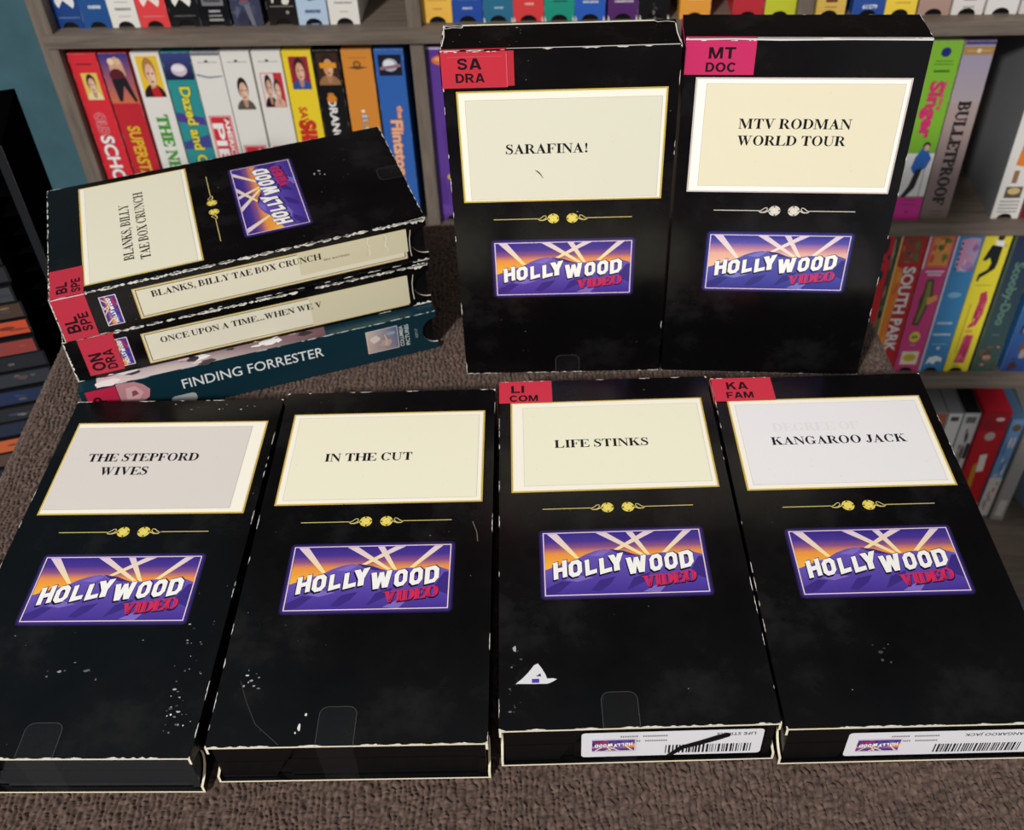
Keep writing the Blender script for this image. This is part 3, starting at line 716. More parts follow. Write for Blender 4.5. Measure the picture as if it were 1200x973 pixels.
def rental_box(M, label, seed, title, dy=0.0, inner=(236, 232, 210), paper=(9.5, 117.3, 96, 168.5), stk=None, silver=False, gold=(216, 184, 84), grp=None, wear_k=1.0, logo_pale=False, extra=None, cass=True, tape=(38.4, 52.0, 14.5), cgrey=(9, 9, 11), bright=(252, 247, 232)):
    rng = random.Random(seed)
    root = empty('rental_video_box', M, label, 'video box', grp)
    b = MB(); b.pm = M_GLOSS
    sleeve_shell(b, BLACK, M_GLOSS)
    F = F_FRONT
    logo(b, F, 19.3, 58.6 + dy, 66.6, 31.6, 1, logo_pale)
    ornament(b, F, 104.2 + dy, 1, silver)
    spine_art(b)
    X, Y, Z = Vector((1, 0, 0)), Vector((0, 1, 0)), Vector((0, 0, 1)); W, L, D = BW, BL_, BD
    k = wear_k
    for A, B, nA, nB, dn, wd in (((0, 0, D), (0, L, D), X, -Z, .26, .32), ((W, 0, D), (W, L, D), -X, -Z, .26, .3), ((0, L, D), (W, L, D), -Y, -Z, .4, .4), ((0, 0, D), (W, 0, D), Y, -Z, .75, .45),
                                 ((0, 0, 0), (0, L, 0), X, Z, .4, .5), ((0, L, 0), (0, L, D), X, -Y, .7, .4), ((W, L, 0), (W, L, D), -X, -Y, .5, .4), ((0, L, 0), (W, L, 0), -Y, Z, .5, .4)):
        wear(b, A, B, nA, nB, rng, dn * k, wd * (.7 + .3 * k))
    for cx, cy in ((0, 0), (W, 0), (W, L), (0, L)):
        b.flat(F, [(cx, cy)] + [(cx + (1 if cx == 0 else -1) * rng.uniform(.3, 1.3) * math.cos(t), cy + (1 if cy == 0 else -1) * rng.uniform(.3, 1.3) * math.sin(t)) for t in (0, .5, 1.0, 1.57)], (232, 226, 212), 2, M_CARD)
    scuffs(b, F, rng, int(26 * k), (2, 2, W - 2, L - 3), size=(.1, .32))
    scuffs(b, F_SPINE, rng, int(10 * k), (2, 2, L - 2, D - 3), size=(.1, .3)); scuffs(b, F_SIDE, rng, int(12 * k), (2, 2, L - 2, D - 3), size=(.1, .3))
    if extra: extra(b, rng)
    b.build('sleeve', root)
    if cass: cassette(root, side_grey=cgrey)
    b = MB(); b.pm = M_PAPER
    title_panel(b, F, 5.6, 114.2 + dy, 99.0, 172.0 + dy, inner, paper, gold, bright)
    for t, x, y, w in title:
        for p in roman(t, x, y, 4.95, w): b.flat(F, p, (20, 18, 24), 8)
    for _ in range(12):
        b.flat(F, blob(rng.uniform(paper[0] + 2, paper[2] - 2), rng.uniform(paper[1] + 2, paper[3] - 2), rng.uniform(.1, .3), rng.uniform(.1, .22), rng, 7), mixc(inner, (120, 110, 90), .5), 7)
    if title and title[0][0].startswith('KANG'):
        for p in roman('DEGREE OF', 24, 149.5, 5.2, 41): b.flat(F, p, mixc(inner, (170, 166, 168), .11), 7)
    if title and title[0][0].startswith('SARA'):
        b.line(F, [(39.7, 127.2), (41.0, 126.2), (42.2, 124.8), (43.4, 122.6)], [.2, .7, .5, .15], (50, 46, 44), 7)
    b.build('title_label', root)
    if stk: sticker(root, F, **stk)
    if tape: clear_tape(root, *tape, down=cass)
    return root

def lie(x, y, a, z=0.15): return Matrix.Translation((x * MM, y * MM, z * MM)) @ Matrix.Rotation(a, 4, 'Z')
def stand(x, y, a, lean, D=BD):
    # box z (front) -> toward the camera, box y -> up; the back bottom edge rests on the towel
    R = Matrix(((1, 0, 0), (0, 0, -1), (0, 1, 0))).to_4x4()       # x->x, y->z, z->-y
    T = Matrix.Translation((0, D * MM, 0))
    Lm = Matrix.Translation((0, D * MM * math.cos(lean), 0.0)) @ Matrix.Rotation(-lean, 4, 'X') @ Matrix.Translation((0, -D * MM, 0))
    return Matrix.Translation((x * MM, y * MM, 0.2 * MM)) @ Matrix.Rotation(a, 4, 'Z') @ Lm @ T @ R

RED = (206, 52, 72)
GRP = None
# front row, lying flat
def ex1(b, rng):
    scuffs(b, F_FRONT, rng, 26, (86, 8, 101, 60), (190, 188, 184), (.12, .42)); scuffs(b, F_FRONT, rng, 16, (90, 12, 98, 28), (235, 233, 228), (.25, .7)); scuffs(b, F_FRONT, rng, 10, (40, 180, 100, 186), (230, 228, 224), (.2, .5))
    scuffs(b, F_FRONT, rng, 8, (38, 30, 60, 42), (150, 148, 146), (.3, .9))
rental_box(lie(-228.992, 193.653, -.038), 'black video box lying leftmost in the front row, labelled THE STEPFORD WIVES', 11,
           [('THE STEPFORD', 17.7, 146.2, 53.0), ('WIVES', 26.0, 137.7, 22.8)], 0, (222, 216, 210), (7.0, 117.3, 92, 168.4), wear_k=1.0, extra=ex1, cgrey=(36, 38, 41), tape=(39.0, 53.0, 14.0))
def ex2(b, rng):
    for c in ((35.5, 12.5, .6, .8), (33.6, 7.2, .7, 1.9), (32.5, 5.2, .4, .5)): b.flat(F_FRONT, blob(*c, rng), (226, 224, 220), 3, M_CARD)
    scuffs(b, F_FRONT, rng, 9, (8, 22, 16, 32), (210, 208, 204), (.25, .6))
    b.line(F_FRONT, [(8, 27), (12, 18), (17, 9), (23, 4), (27, 0.6)], .25, (62, 60, 60), 3, M_CARD); b.line(F_FRONT, [(95, 103), (97, 97), (97.5, 92)], .3, (120, 112, 100), 3, M_CARD)
rental_box(lie(-120.837, 193.406, -.024), 'black video box lying second from left in the front row, labelled IN THE CUT', 12,
           [('IN THE CUT', 24.2, 140.2, 41.4)], 0, (242, 238, 214), (9.0, 117.1, 96.2, 169), extra=ex2, tape=(40.5, 54.5, 15.5))
def ex3(b, rng):
    b.flat(F_FRONT, [(6.4, 19), (9, 21.2), (11.4, 23.8), (13.6, 26.8), (15.1, 27.5), (16.6, 25.2), (17.9, 22.6), (18.4, 20.9), (20.6, 21.0), (22.2, 20.6), (21.0, 19.8), (19.6, 19.1), (18.4, 18.7), (12, 18.8)], (222, 222, 226), 3, M_CARD)
    b.rect(F_FRONT, 12.6, 19.2, 15.4, 20.9, (80, 60, 170), 4); b.flat(F_FRONT, [(14.2, 22), (16.2, 21.9), (15.9, 23.2)], (50, 46, 50), 4)
    b.flat(F_FRONT, blob(6.2, 34.2, .9, 1.7, rng), (170, 170, 172), 3, M_CARD)
    scuffs(b, F_FRONT, rng, 16, (4, 6, 9, 34), (120, 120, 122), (.2, .5))
r3 = rental_box(lie(-13.092, 195.327, -.013), 'black video box lying in the front row with LI COM on its red sticker', 13,
           [('LIFE STINKS', 26.0, 140.9, 44.3)], 0, (242, 240, 214), (11.6, 117.9, 96.2, 168), stk=dict(x0=0, y0=171.6, x1=26.2, y1=187.05, col=RED, l1='LI', l2='COM', seed=3, wrap_spine=True, w12=(6.4, 14.0)), extra=ex3)
barcode_label(r3, 30.5, 98.5, 2.8, 20.6, 'LIFE STINKS', 3, True)
def ex4(b, rng):
    scuffs(b, F_FRONT, rng, 6, (40, 26, 46, 34), (130, 128, 126), (.3, .8))
r4 = rental_box(lie(91.772, 191.762, -.017), 'black video box lying rightmost in the front row with KA FAM on its red sticker', 14,
           [('KANGAROO JACK', 21.9, 140.8, 62.8)], -.6, (238, 236, 238), (9.0, 116.8, 95.6, 167.8), stk=dict(x0=0, y0=170.6, x1=29.6, y1=187.05, col=RED, l1='KA', l2='FAM', seed=4, wrap_spine=True, tx=7.0, w12=(10.4, 13.0)), tape=None, wear_k=.6, extra=ex4)
barcode_label(r4, 24.5, 94.0, 2.6, 19.6, 'KANGAROO JACK', 4)
# the two standing boxes
def ex5(b, rng):
    # torn top: raw back edge shows as a pale strip, ragged corners
    T = F_TOP
    b.rect(T, 9, BD - 1.5, 94, BD - .2, (238, 230, 206), 3, M_CARD)
    for pts in ([(0.4, 25.5), (1.2, 22.0), (4.5, 23.2), (8.6, 22.6), (9.0, 25.6)], [(0.6, 25), (3, 24.2), (6.4, 25), (8.8, 24.1)], [(94, 25.4), (95.4, 23.4), (99.6, 24.2), (103, 23)], [(0.3, 24), (1.0, 14), (0.5, 4)], [(103.2, 22), (102.9, 12), (103.3, 3)]):
        b.line(T, pts, .5, (232, 228, 220), 4, M_CARD)
    b.line(T, [(0, .5), (30, .8), (60, .5), (103, .6)], [.9, .6, .8, .9], (214, 210, 206), 4, M_CARD)
    scuffs(b, T, rng, 14, (4, 3, 98, 22), (200, 198, 194), (.2, .5))
    b.line(F_SPINE, [(0.4, 1), (.8, 8), (.4, 16), (.9, 25)], .9, (228, 222, 212), 4, M_CARD)
    b.line(F_FRONT, [(0.3, 187), (0.5, 178), (.3, 168)], [.5, .8, .3], (236, 232, 226), 4, M_CARD)
rental_box(stand(-28.906, 418.357, -.029, .004), 'black video box standing upright at left, SA DRA on its red sticker', 15,
           [('SARAFINA!', 26.2, 136.0, 38.2)], -4.2, (228, 226, 206), (9.4, 111.6, 96.6, 163.4), stk=dict(x0=0, y0=169.6, x1=28.6, y1=186.6, col=(198, 48, 64), l1='SA', l2='DRA', seed=5, wrap_spine=True, double=True, tx=6.9, w12=(10.6, 12.6)), tape=(48.4, 61, 12.2), extra=ex5)
def ex6(b, rng):
    T = F_TOP
    b.line(F_FRONT, [(0, 186.4), (20, 186.7), (40, 186.4), (70, 186.6), (103.5, 186.5)], [.9, .7, 1.0, .7, .9], (216, 212, 210), 4, M_CARD)
    b.line(T, [(0, .3), (25, .5), (60, .4), (103.5, .4)], .7, (224, 220, 216), 4, M_CARD)
rental_box(stand(76.336, 414.292, -.095, .035), 'black video box standing upright at right, MT DOC on its pink sticker', 16,
           [('MTV RODMAN', 26.3, 144.5, 50.0), ('WORLD TOUR', 26.4, 136.1, 48.7)], -2.9, (236, 229, 200), (10.6, 114.9, 96.4, 166.2), silver=True, gold=(226, 214, 214), bright=(255, 250, 246), stk=dict(x0=0, y0=170.4, x1=30.2, y1=186.2, col=(200, 46, 100), l1='MT', l2='DOC', seed=6, wrap_spine=True, tx=10.2, w12=(11.4, 13.0)), wear_k=.35, logo_pale=True, tape=None, extra=ex6)

# the stack at the left: cal frame (x across toward the camera, y to the right) turned by half a turn gives the box frame
def stack_m(x, y, a, z, W=BW, L=BL_):
    c, s = math.cos(a), math.sin(a)
    ox = x + c * W - s * L; oy = y + s * W + c * L
    return lie(ox, oy, a + math.pi, z)
def stack_ends(b, rng):
    L, D, W = BL_, BD, BW
    for q in (1, 2):
        wear(b, (0, L, 0), (0, L, D), (1, 0, 0), (0, -1, 0), rng, 1.0, .9); wear(b, (0, L, D), (W, L, D), (0, -1, 0), (0, 0, -1), rng, .6, .55)
        wear(b, (0, 0, 0), (0, 9, 0), (1, 0, 0), (0, 0, 1), rng, 1.0, 1.6); wear(b, (0, 0, D), (0, 9, D), (1, 0, 0), (0, 0, -1), rng, 1.0, 1.8)
    b.line(F_SPINE, [(L - 9.4, D / 2 - 8.5), (L - 9.8, D / 2 - 3), (L - 9.6, D / 2 + 3), (L - 8.6, D / 2 + 8)], .35, (226, 220, 208), 3, M_CARD)
def ex7(b, rng):
    scuffs(b, F_FRONT, rng, 7, (62, 40, 70, 47), (190, 190, 190), (.3, .8)); scuffs(b, F_FRONT, rng, 12, (20, 20, 80, 60), (130, 130, 130), (.12, .3))
    for q in (1, 2): wear(b, (0, 0, BD), (0, 172, BD), (1, 0, 0), (0, 0, -1), rng, .9, 1.1)
    stack_ends(b, rng)
s1m = stack_m(-255.861, 493.593, -1.259, 2 * BD + 1.4)
r7 = rental_box(s1m, 'black video box lying on top of the left stack, BL SPE on its red sticker', 17,
           [('BLANKS, BILLY', 19.4, 145.6, 53.4), ('TAE BOX CRUNCH', 17.5, 137.6, 65.2)], -1.4, (236, 231, 208), (6.8, 115.6, 97.2, 167.4), stk=dict(x0=0, y0=170.6, x1=23.5, y1=186.4, col=(192, 50, 70), l1='BL', l2='SPE', seed=7, wrap_spine=True, tx=3.0, w12=(9.0, 11.6)), tape=(44.5, 57.0, 13.0), extra=ex7)
spine_label(r7, 'BLANKS, BILLY TAE BOX CRUNCH', 85.0, 15.4, (228, 222, 200), patch=119.0, rating=True, torn=True)
s2m = stack_m(-256.072, 493.870, -1.276, BD + .8)
def ex8(b, rng):
    for q in (1, 2): wear(b, (0, 0, BD), (0, 165, BD), (1, 0, 0), (0, 0, -1), rng, .9, .9)
    stack_ends(b, rng)
r8 = rental_box(s2m, 'black video box in the middle of the left stack, ON DRA on its red sticker', 18, [('ONCE UPON A TIME', 19, 146, 60)], -1.4, (228, 222, 204), stk=dict(x0=0, y0=163.0, x1=20, y1=180, col=(192, 50, 70), l1='ON', l2='DRA', seed=8, wrap_spine=True, front=False), tape=None, extra=ex8)
spine_label(r8, 'ONCE UPON A TIME...WHEN WE V', 83.5, 13.4, (226, 221, 200), 36.5, 174.5, 1.6, 21.6, patch=122.0)
b = MB(); b.pm = M_PAPER; b.rect(F_SPINE, 7.2, BD - 1.2, 24.6, BD + .1, (192, 50, 70), 9); b.rect(F_FRONT, 0, BL_ - 24.6, 2.0, BL_ - 7.2, (192, 50, 70), 9); b.build('sticker_fold', r8)

def teal_box():
    root = empty('retail_video_box', stack_m(-254.108, 486.723, -1.276, .15), 'dark teal video box at the bottom of the left stack, FINDING FORRESTER on it', 'video box')
    TEAL = (14, 46, 58); b = MB(); b.pm = M_COLOR; S = F_SPINE; rng = random.Random(31)
    sleeve_shell(b, TEAL, M_COLOR, notch=8.8, notch_y=8.2, edge=(226, 226, 220))
    for p in sans('FINDING FORRESTER', 49.4, 12.9, 6.3, 74.5, .004): b.flat(S, p, (232, 236, 236), 2)
    # portrait rose-pink picture beside the sticker, white rating plate, studio picture and wordmark at the right
    b.flat(S, [(17, 12), (21, 11), (28, 10.6), (32, 13), (33.4, 18), (31, 22), (27, 25), (18, 26)], (196, 140, 148), 2)
    b.flat(S, [(21, 14), (27, 13), (30, 17), (27, 22), (22, 22)], (220, 172, 176), 3); b.flat(S, [(24, 15.5), (27.5, 16.5), (26.5, 19.5), (24.5, 19)], (140, 78, 92), 4)
    pts = []
    for cx, cy, a in ((52.5, 6.8, 0), (44, 6.8, 90), (44, 5, 180), (52.5, 5, 270)):
        for i in range(5): t = math.radians(a + 22.5 * i); pts.append((cx + 2.2 * math.cos(t), cy + 2.2 * math.sin(t)))
    b.flat(S, pts, (170, 176, 174), 2)
    b.rect(S, 147.6, 6.6, 165.2, 22.2, (206, 200, 196), 2)
    b.flat(S, [(148.0, 7), (164.8, 7), (164.8, 21.8), (148.0, 21.8)], [(196, 172, 160), (120, 120, 140), (84, 104, 140), (206, 190, 176)], 3)
    for c, col in (((152, 16, 3.4, 3), (222, 206, 196)), ((158, 12, 4, 3.2), (190, 160, 150)), ((161, 18, 3, 2), (150, 160, 184)), ((155.5, 9.6, 2.6, 1.6), (170, 150, 146))): b.flat(S, blob(*c, rng), col, 4)
    b.line(S, [(158, 10), (158.6, 14), (157.8, 18)], [1.6, 1.2, .6], (206, 176, 160), 5)
    for t, sx, wd in (('COLUMBIA', 168.0, 14.6), ('PICTURES', 171.2, 14.6)):
        for p in sans(t, 0, 0, 2.2, wd, .02): b.flat(S, [(sx - v + 0, 6.8 + u) for u, v in p], (196, 206, 206), 2)
    for p in sans('03717', 0, 0, 1.4, 6.5, .02): b.flat(S, [(176.0 - v, 10.4 + u) for u, v in p], (140, 156, 158), 2)
    # cover picture on the front panel
    F = F_FRONT
    b.flat(F, [(0.2, 60), (14, 60), (14, 178), (0.2, 178)], [(90, 60, 70), (150, 110, 116), (200, 180, 184), (226, 214, 214)], 1)
    b.rect(F, 0, 20, 3, 58, (30, 60, 66), 1)
    for _ in range(16): b.flat(F, blob(rng.uniform(1, 10), rng.uniform(62, 176), rng.uniform(1, 4), rng.uniform(2, 8), rng), rng.choice(((214, 190, 194), (150, 60, 80), (236, 230, 230), (60, 52, 58))), 2)
    for A, B, nA, nB in (((0, 0, BD), (0, BL_, BD), (1, 0, 0), (0, 0, -1)), ((0, BL_, 0), (0, BL_, BD), (1, 0, 0), (0, -1, 0))): wear(b, A, B, nA, nB, rng, .7, .35, (206, 214, 214))
    b.build('sleeve', root); cassette(root, inset=2.0)
    sticker(root, F, 0, 169.3, 20, 184.2, (190, 36, 72), 'TOP', 'HIT', 9, True, front=False)
teal_box()

# ------------------------------------------------------------------ videotapes in the bookcase
TW, TL, TD = 26.4, 187.0, 103.0
F_SP = Face((0, 0, 0), (1, 0, 0), (0, 0, 1), (0, -1, 0))          # spine toward the room; coordinates x 0..26.4, y up 0..187
def art(b, ops, W=TW, L=TL):
    ly = 1
    for op in ops:
        k = op[0]
        def fl(p, c, l):
            q = clip_poly(p, 0.15, 0.15, W - .15, L - .15)
            if q: b.flat(F_SP, q, c, l)
        if k == 'r': fl([(op[1], L - op[4]), (op[3], L - op[4]), (op[3], L - op[2]), (op[1], L - op[2])], op[5], ly)      # x0, ytop, x1, ybot, col
        elif k == 'g': b.flat(F_SP, [(op[1], L - op[4]), (op[3], L - op[4]), (op[3], L - op[2]), (op[1], L - op[2])], [op[6], op[6], op[5], op[5]], ly)
        elif k == 'e': fl([(op[1] + op[3] * math.cos(i * math.pi / 10), L - op[2] + op[4] * math.sin(i * math.pi / 10)) for i in range(20)], op[5], ly)
        elif k == 'p': fl([(x, L - y) for x, y in op[1]], op[2], ly)
        elif k in ('t', 's'):                      # text running down the spine: string, x of baseline, ytop, height, length, col, outline
            _, t, x, y, h, ln, c = op[:7]
            ps = sans(t, 0, 0, h, ln, .03) if k == 't' else roman(t, 0, 0, h, ln)
            if len(op) > 7:
                for dx, dy in ((.5, 0), (-.5, 0), (0, .5), (0, -.5)):
                    for p in ps: fl([(x + v + dx, L - y - u + dy) for u, v in p], op[7], ly)
                ly += 1
            for p in ps: fl([(x + v, L - y - u) for u, v in p], c, ly)
        elif k == 'h':                             # horizontal text: string, xcentre, y baseline, height, width, col
            _, t, x, y, h, w, c = op
            for p in sans(t, x - w / 2, L - y, h, w, .03): fl(p, c, ly)
        elif k == 'm':                             # small print too fine to read: x0, x1, y, height, col
            _, x0, x1, y, h, c = op; rng = random.Random(int(x0 * 7 + y * 13)); x = x0
            while x < x1: w = rng.uniform(.5, 1.1); fl([(x, L - y), (x + w, L - y), (x + w, L - y + h), (x, L - y + h)], c, ly); x += w + rng.uniform(.25, .5)
        elif k == 'f':                             # a photographed head and shoulders: x0, ytop, x1, ybot, backdrop, hair, skin, clothes
            _, x0, y0, x1, y1, bg, hair, skin, cl = op; cx = (x0 + x1) / 2; w = x1 - x0; h = y1 - y0
            if bg: fl([(x0, L - y1), (x1, L - y1), (x1, L - y0), (x0, L - y0)], bg, ly)
            def E(dx, dy, rx, ry, c, l):
                p = [(cx + dx * w + rx * w * math.cos(i * math.pi / 9), L - y0 - dy * h + ry * h * math.sin(i * math.pi / 9)) for i in range(18)]
                p = clip_poly(p, x0, L - y1, x1, L - y0)
                if p: b.flat(F_SP, p, c, l)
            E(0, 1.02, .52, .34, cl, ly + 1); E(.02, .75, .13, .2, mixc(skin, (90, 50, 40), .25), ly + 2); E(0, .36, .29, .33, hair, ly + 3); E(.02, .46, .23, .28, skin, ly + 4)
            E(-.08, .42, .045, .025, (60, 40, 36), ly + 5); E(.12, .42, .045, .025, (60, 40, 36), ly + 5); E(.03, .62, .08, .022, (150, 70, 66), ly + 5); E(.10, .5, .10, .2, mixc(skin, (255, 240, 220), .3), ly + 4); ly += 5
        elif k == 'x':                             # mottled picture: x0, ytop, x1, ybot, [colours], count, seed
            _, x0, y0, x1, y1, cols, n, seed = op; rng = random.Random(seed)
            for i in range(n):
                p = blob(rng.uniform(x0, x1), L - rng.uniform(y0, y1), rng.uniform(1.0, (x1 - x0) * .3), rng.uniform(1.0, (y1 - y0) * .22), rng)
                p = clip_poly(p, x0, max(L - y1, .2), x1, L - y0)
                if p: b.flat(F_SP, p, rng.choice(cols), ly + i % 4)
            ly += 4
        ly += 1

def videotape(X, rec, z, body, ops, label, group, lean=0.0, dz=0.0, top=None, side=None, rot=0.0, W=TW, L=TL, D=TD, notch=True, white_tip=False, drop=0.0):
    M = SH @ Matrix.Translation((X * MM, rec * MM, z * MM)) @ Matrix.Rotation(rot, 4, 'Z') @ Matrix.Rotation(lean, 4, 'Y')
    root = empty('videotape', M, label, 'videotape', group)
    b = MB(); b.pm = M_COLOR; t = 0.7
    nx, ny = 7.4, 6.0
    if notch:
        arc = [(W / 2 + nx * math.cos(math.radians(a)), ny * math.sin(math.radians(a))) for a in range(180, -1, -12)]
        out = [(0, 0)] + arc + [(W, 0), (W, L), (0, L)]
    else: out = [(0, 0), (W, 0), (W, L), (0, L)]
    b.prism(out, 0, t, lambda u, v, w: (u, w, v), body, M_COLOR, mixc(body, (230, 226, 218), .6))
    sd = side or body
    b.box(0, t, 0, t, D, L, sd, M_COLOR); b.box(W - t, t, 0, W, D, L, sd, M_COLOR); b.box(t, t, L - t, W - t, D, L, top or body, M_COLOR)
    art(b, ops, W, L - drop)
    # scuffed pale edges of the card
    rng = random.Random(int(X * 31 + z)); e = mixc(body, (240, 236, 228), .55)
    wear(b, (0, 0, 0), (0, 0, L), (1, 0, 0), (0, 1, 0), rng, .35, .3, e); wear(b, (W, 0, 0), (W, 0, L), (-1, 0, 0), (0, 1, 0), rng, .35, .3, e); wear(b, (0, 0, L), (W, 0, L), (0, 0, -1), (0, 1, 0), rng, .7, .3, e)
    if white_tip:
        for x in (0.2, W - 1.8): b.flat(F_SP, [(x, 0.1), (x + 1.6, .1), (x + 1.2, 2.6), (x + .3, 5)], (226, 220, 212), 30)
    b.build('sleeve', root)
    c = MB(); c.box(t + .3, t + .6, .6, W - t - .3, D - .5, L - t - .5, (14, 14, 15), M_PLASTIC); c.build('cassette', root)
    return root
WHT = (226, 223, 216)
# --- middle row, left bay
z2 = -212.3; G2 = 'videotapes in the left bay of the middle shelf'
def tape2(X, body, ops, label, lean=0.0, **k): videotape(X, 8, z2, body, ops, label, G2, lean, **k)
tape2(-402.0, (214, 40, 52), [('m', 6, 20, 11, 1.6, (90, 14, 24)), ('f', 7, 19, 22, 46, (226, 190, 90), (44, 30, 26), (214, 170, 140), (224, 214, 160)), ('t', 'OLD', 7.6, 60, 9.5, 23, (196, 40, 56), (240, 186, 190)), ('t', 'SCHOOL', 6.6, 84, 13, 78, (240, 236, 232), (150, 20, 34))],
      'red videotape with OLD SCHOOL on its spine, leftmost on the middle shelf')
tape2(-373.6, (190, 34, 46), [('g', 0, 0, TW, 50, (36, 50, 130), (206, 110, 70)), ('p', [(8, 6), (15, 3), (20, 9), (21, 22), (13, 24), (7, 20)], (206, 160, 130)), ('e', 12.5, 22, 7, 7, (90, 20, 34)), ('p', [(6, 26), (20, 24), (25, 48), (22.5, 49), (16, 32), (11, 48), (8, 48)], (26, 20, 26)), ('e', 10, 8, 3, 3.4, (236, 206, 170)), ('e', 16.5, 8, 3, 3.4, (220, 180, 140)), ('t', 'SUPERSTAR', 7.4, 74, 12, 66, (232, 178, 48), (150, 70, 20))],
      'red videotape with yellow SUPERSTAR lettering and a blue-sky picture on top')
tape2(-343.6, WHT, [('f', 3.5, 3, 23.5, 44, (230, 190, 50), (170, 120, 70), (222, 176, 146), (44, 16, 18)), ('p', [(11, 36), (18, 33), (20, 44), (12, 44)], (190, 30, 36)), ('s', 'THE NEW GUY', 8.0, 62, 10.6, 118, (66, 150, 44), (66, 150, 44))],
      'white videotape with green THE NEW GUY lettering and a yellow portrait')
tape2(-315.6, (46, 142, 144), [('g', 0, 0, TW, 27, (60, 70, 130), (26, 26, 60)), ('e', 13.5, 17, 7.4, 6.4, (206, 190, 200)), ('e', 13, 15.6, 6, 3.4, (232, 226, 236)), ('p', [(0, 60), (26, 66), (26, 74), (0, 70)], (80, 60, 140)), ('p', [(0, 92), (26, 84), (26, 98), (0, 100)], (66, 70, 140)), ('p', [(0, 124), (26, 122), (26, 132), (0, 134)], (90, 56, 140)), ('t', 'Dazed and Confused', 9.4, 34, 10, 132, (226, 214, 66), (40, 40, 30)), ('p', [(20, 140), (26, 146), (25, 152), (18, 146)], (222, 120, 130))],
      'teal and purple videotape with yellow lettering, fourth from the left on the middle shelf')
def pie(y, portrait=None, big=True):
    o = [('m', 5, 22, 10.5, 1.0, (150, 148, 148)), ('e', 13, 9, 1.5, 1.3, (60, 60, 64))]
    if portrait: o += portrait
    o += [('r', 2.6, y, 23.8, y + 62, (206, 44, 56)), ('r', 3.4, y + .8, 23, y + 61.2, (236, 214, 214)), ('r', 4.0, y + 1.4, 22.4, y + 60.6, (206, 44, 56)), ('t', 'AMERICAN', 17.0, y + 3, 4.6, 55, (240, 236, 234)), ('t', 'PIE', 5.0, y + 8, 10.2, 44, (240, 236, 234))]
    return o
tape2(-288.2, WHT, pie(64, [('p', [(1, 21), (12, 24), (25, 23), (25, 24.4), (12, 26), (1, 23)], (140, 146, 156)), ('r', 0, 0, TW, 3.4, (120, 124, 132))]), 'white videotape with a large red AMERICAN PIE block and no portrait', top=(120, 124, 132))
tape2(-260.8, WHT, pie(96, [('f', 5.5, 24, 22.5, 58, None, (40, 30, 28), (214, 172, 146), (90, 84, 76))]), 'white videotape with one dark-haired man above its red AMERICAN PIE block')
tape2(-232.4, WHT, pie(97, [('r', 4.0, 21, 24, 56, (196, 50, 60)), ('f', 4.6, 21.6, 16, 55.4, (226, 210, 206), (34, 26, 26), (206, 160, 136), (24, 22, 26)), ('f', 12.5, 26, 23.4, 55.4, None, (70, 48, 36), (222, 176, 150), (214, 170, 150))]), 'white videotape with a red-framed couple above its red AMERICAN PIE block')
tape2(-204.6, (236, 206, 46), [('f', 5, 5.5, 22.5, 38, (150, 40, 60), (56, 36, 30), (214, 160, 130), (50, 80, 150)), ('t', 'SAVING', 7, 56, 7.5, 36, (202, 46, 40)), ('t', 'SILVERMAN', 5.2, 70, 15, 112, (202, 46, 40), (160, 20, 24))],
      'yellow videotape with large red lettering, left of the black one on the middle shelf')
tape2(-176.6, (16, 14, 16), [('f', 2.4, 2.4, 22, 34, (60, 40, 30), (44, 30, 26), (206, 150, 110), (150, 110, 70)), ('r', 5, 12, 20, 17, (226, 150, 40)), ('t', 'ORANGE COUNTY', 7.6, 46, 7.6, 112, (236, 232, 226)), ('e', 11.4, 48, 4.6, 4.2, (214, 130, 40)), ('e', 11, 43.4, 3, 1.6, (190, 130, 60))], 'black videotape with white ORANGE COUNTY lettering', W=23.5)
tape2(-150.6, (214, 136, 52), [('e', 13.2, 14, 3.6, 3.6, (110, 72, 36)), ('e', 13.2, 14, 2.2, 2.2, (190, 124, 56)), ('p', [(4, 17), (13, 15.6), (23, 17), (13, 19)], (100, 66, 34)), ('m', 6, 21, 8, .8, (150, 96, 46)), ('s', 'BARBERSHOP', 11, 64, 5.6, 96, (206, 206, 206), (120, 90, 70)), ('e', 13, 61, 1.8, 1.6, (240, 232, 220))], 'orange videotape with pale lettering between the black one and the blue one', W=27.5)
tape2(-120.8, (48, 98, 176), [('r', 3, 5, 24, 25.5, (22, 24, 40)), ('e', 13.5, 15, 7, 6.4, (170, 176, 190)), ('e', 12.5, 13.6, 5, 3.6, (226, 228, 232)), ('p', [(4, 17), (23, 14), (23, 17), (4, 20)], (150, 110, 120)), ('t', 'the', 15.5, 56, 5, 13, (236, 178, 140), (190, 90, 80)), ('t', 'Flintstones', 8.4, 71, 11, 76, (240, 186, 140), (206, 110, 100))], 'blue videotape with pink-orange lettering, rightmost in the left bay')
# --- middle row, centre and right bays
videotape(-74.2, 12, z2, (96, 58, 150), [('r', 0, 0, TW, 2.4, (206, 190, 220)), ('e', 14, 13, 9.5, 5, (226, 120, 50)), ('e', 12, 12, 5, 2, (240, 170, 100)), ('p', [(12, 30), (15, 28), (16, 34), (20, 32), (20, 50), (15, 52)], (70, 44, 120)), ('t', 'C', 12, 58, 7, 6, (34, 40, 110)), ('p', [(17, 76), (22, 74), (26, 120), (22, 122)], (206, 184, 70)), ('e', 13, 136, 3, 3.4, (214, 186, 70)), ('e', 21, 137, 3.6, 4.6, (226, 196, 60)), ('e', 20, 172, 4, 5, (36, 26, 60)), ('x', 2, 55, 24, 180, [(104, 66, 158), (88, 50, 140)], 10, 5)], 'purple videotape with an orange oval logo, left of the standing black boxes', None, 0.0)
G2b = 'videotapes in the right bay of the middle shelf'
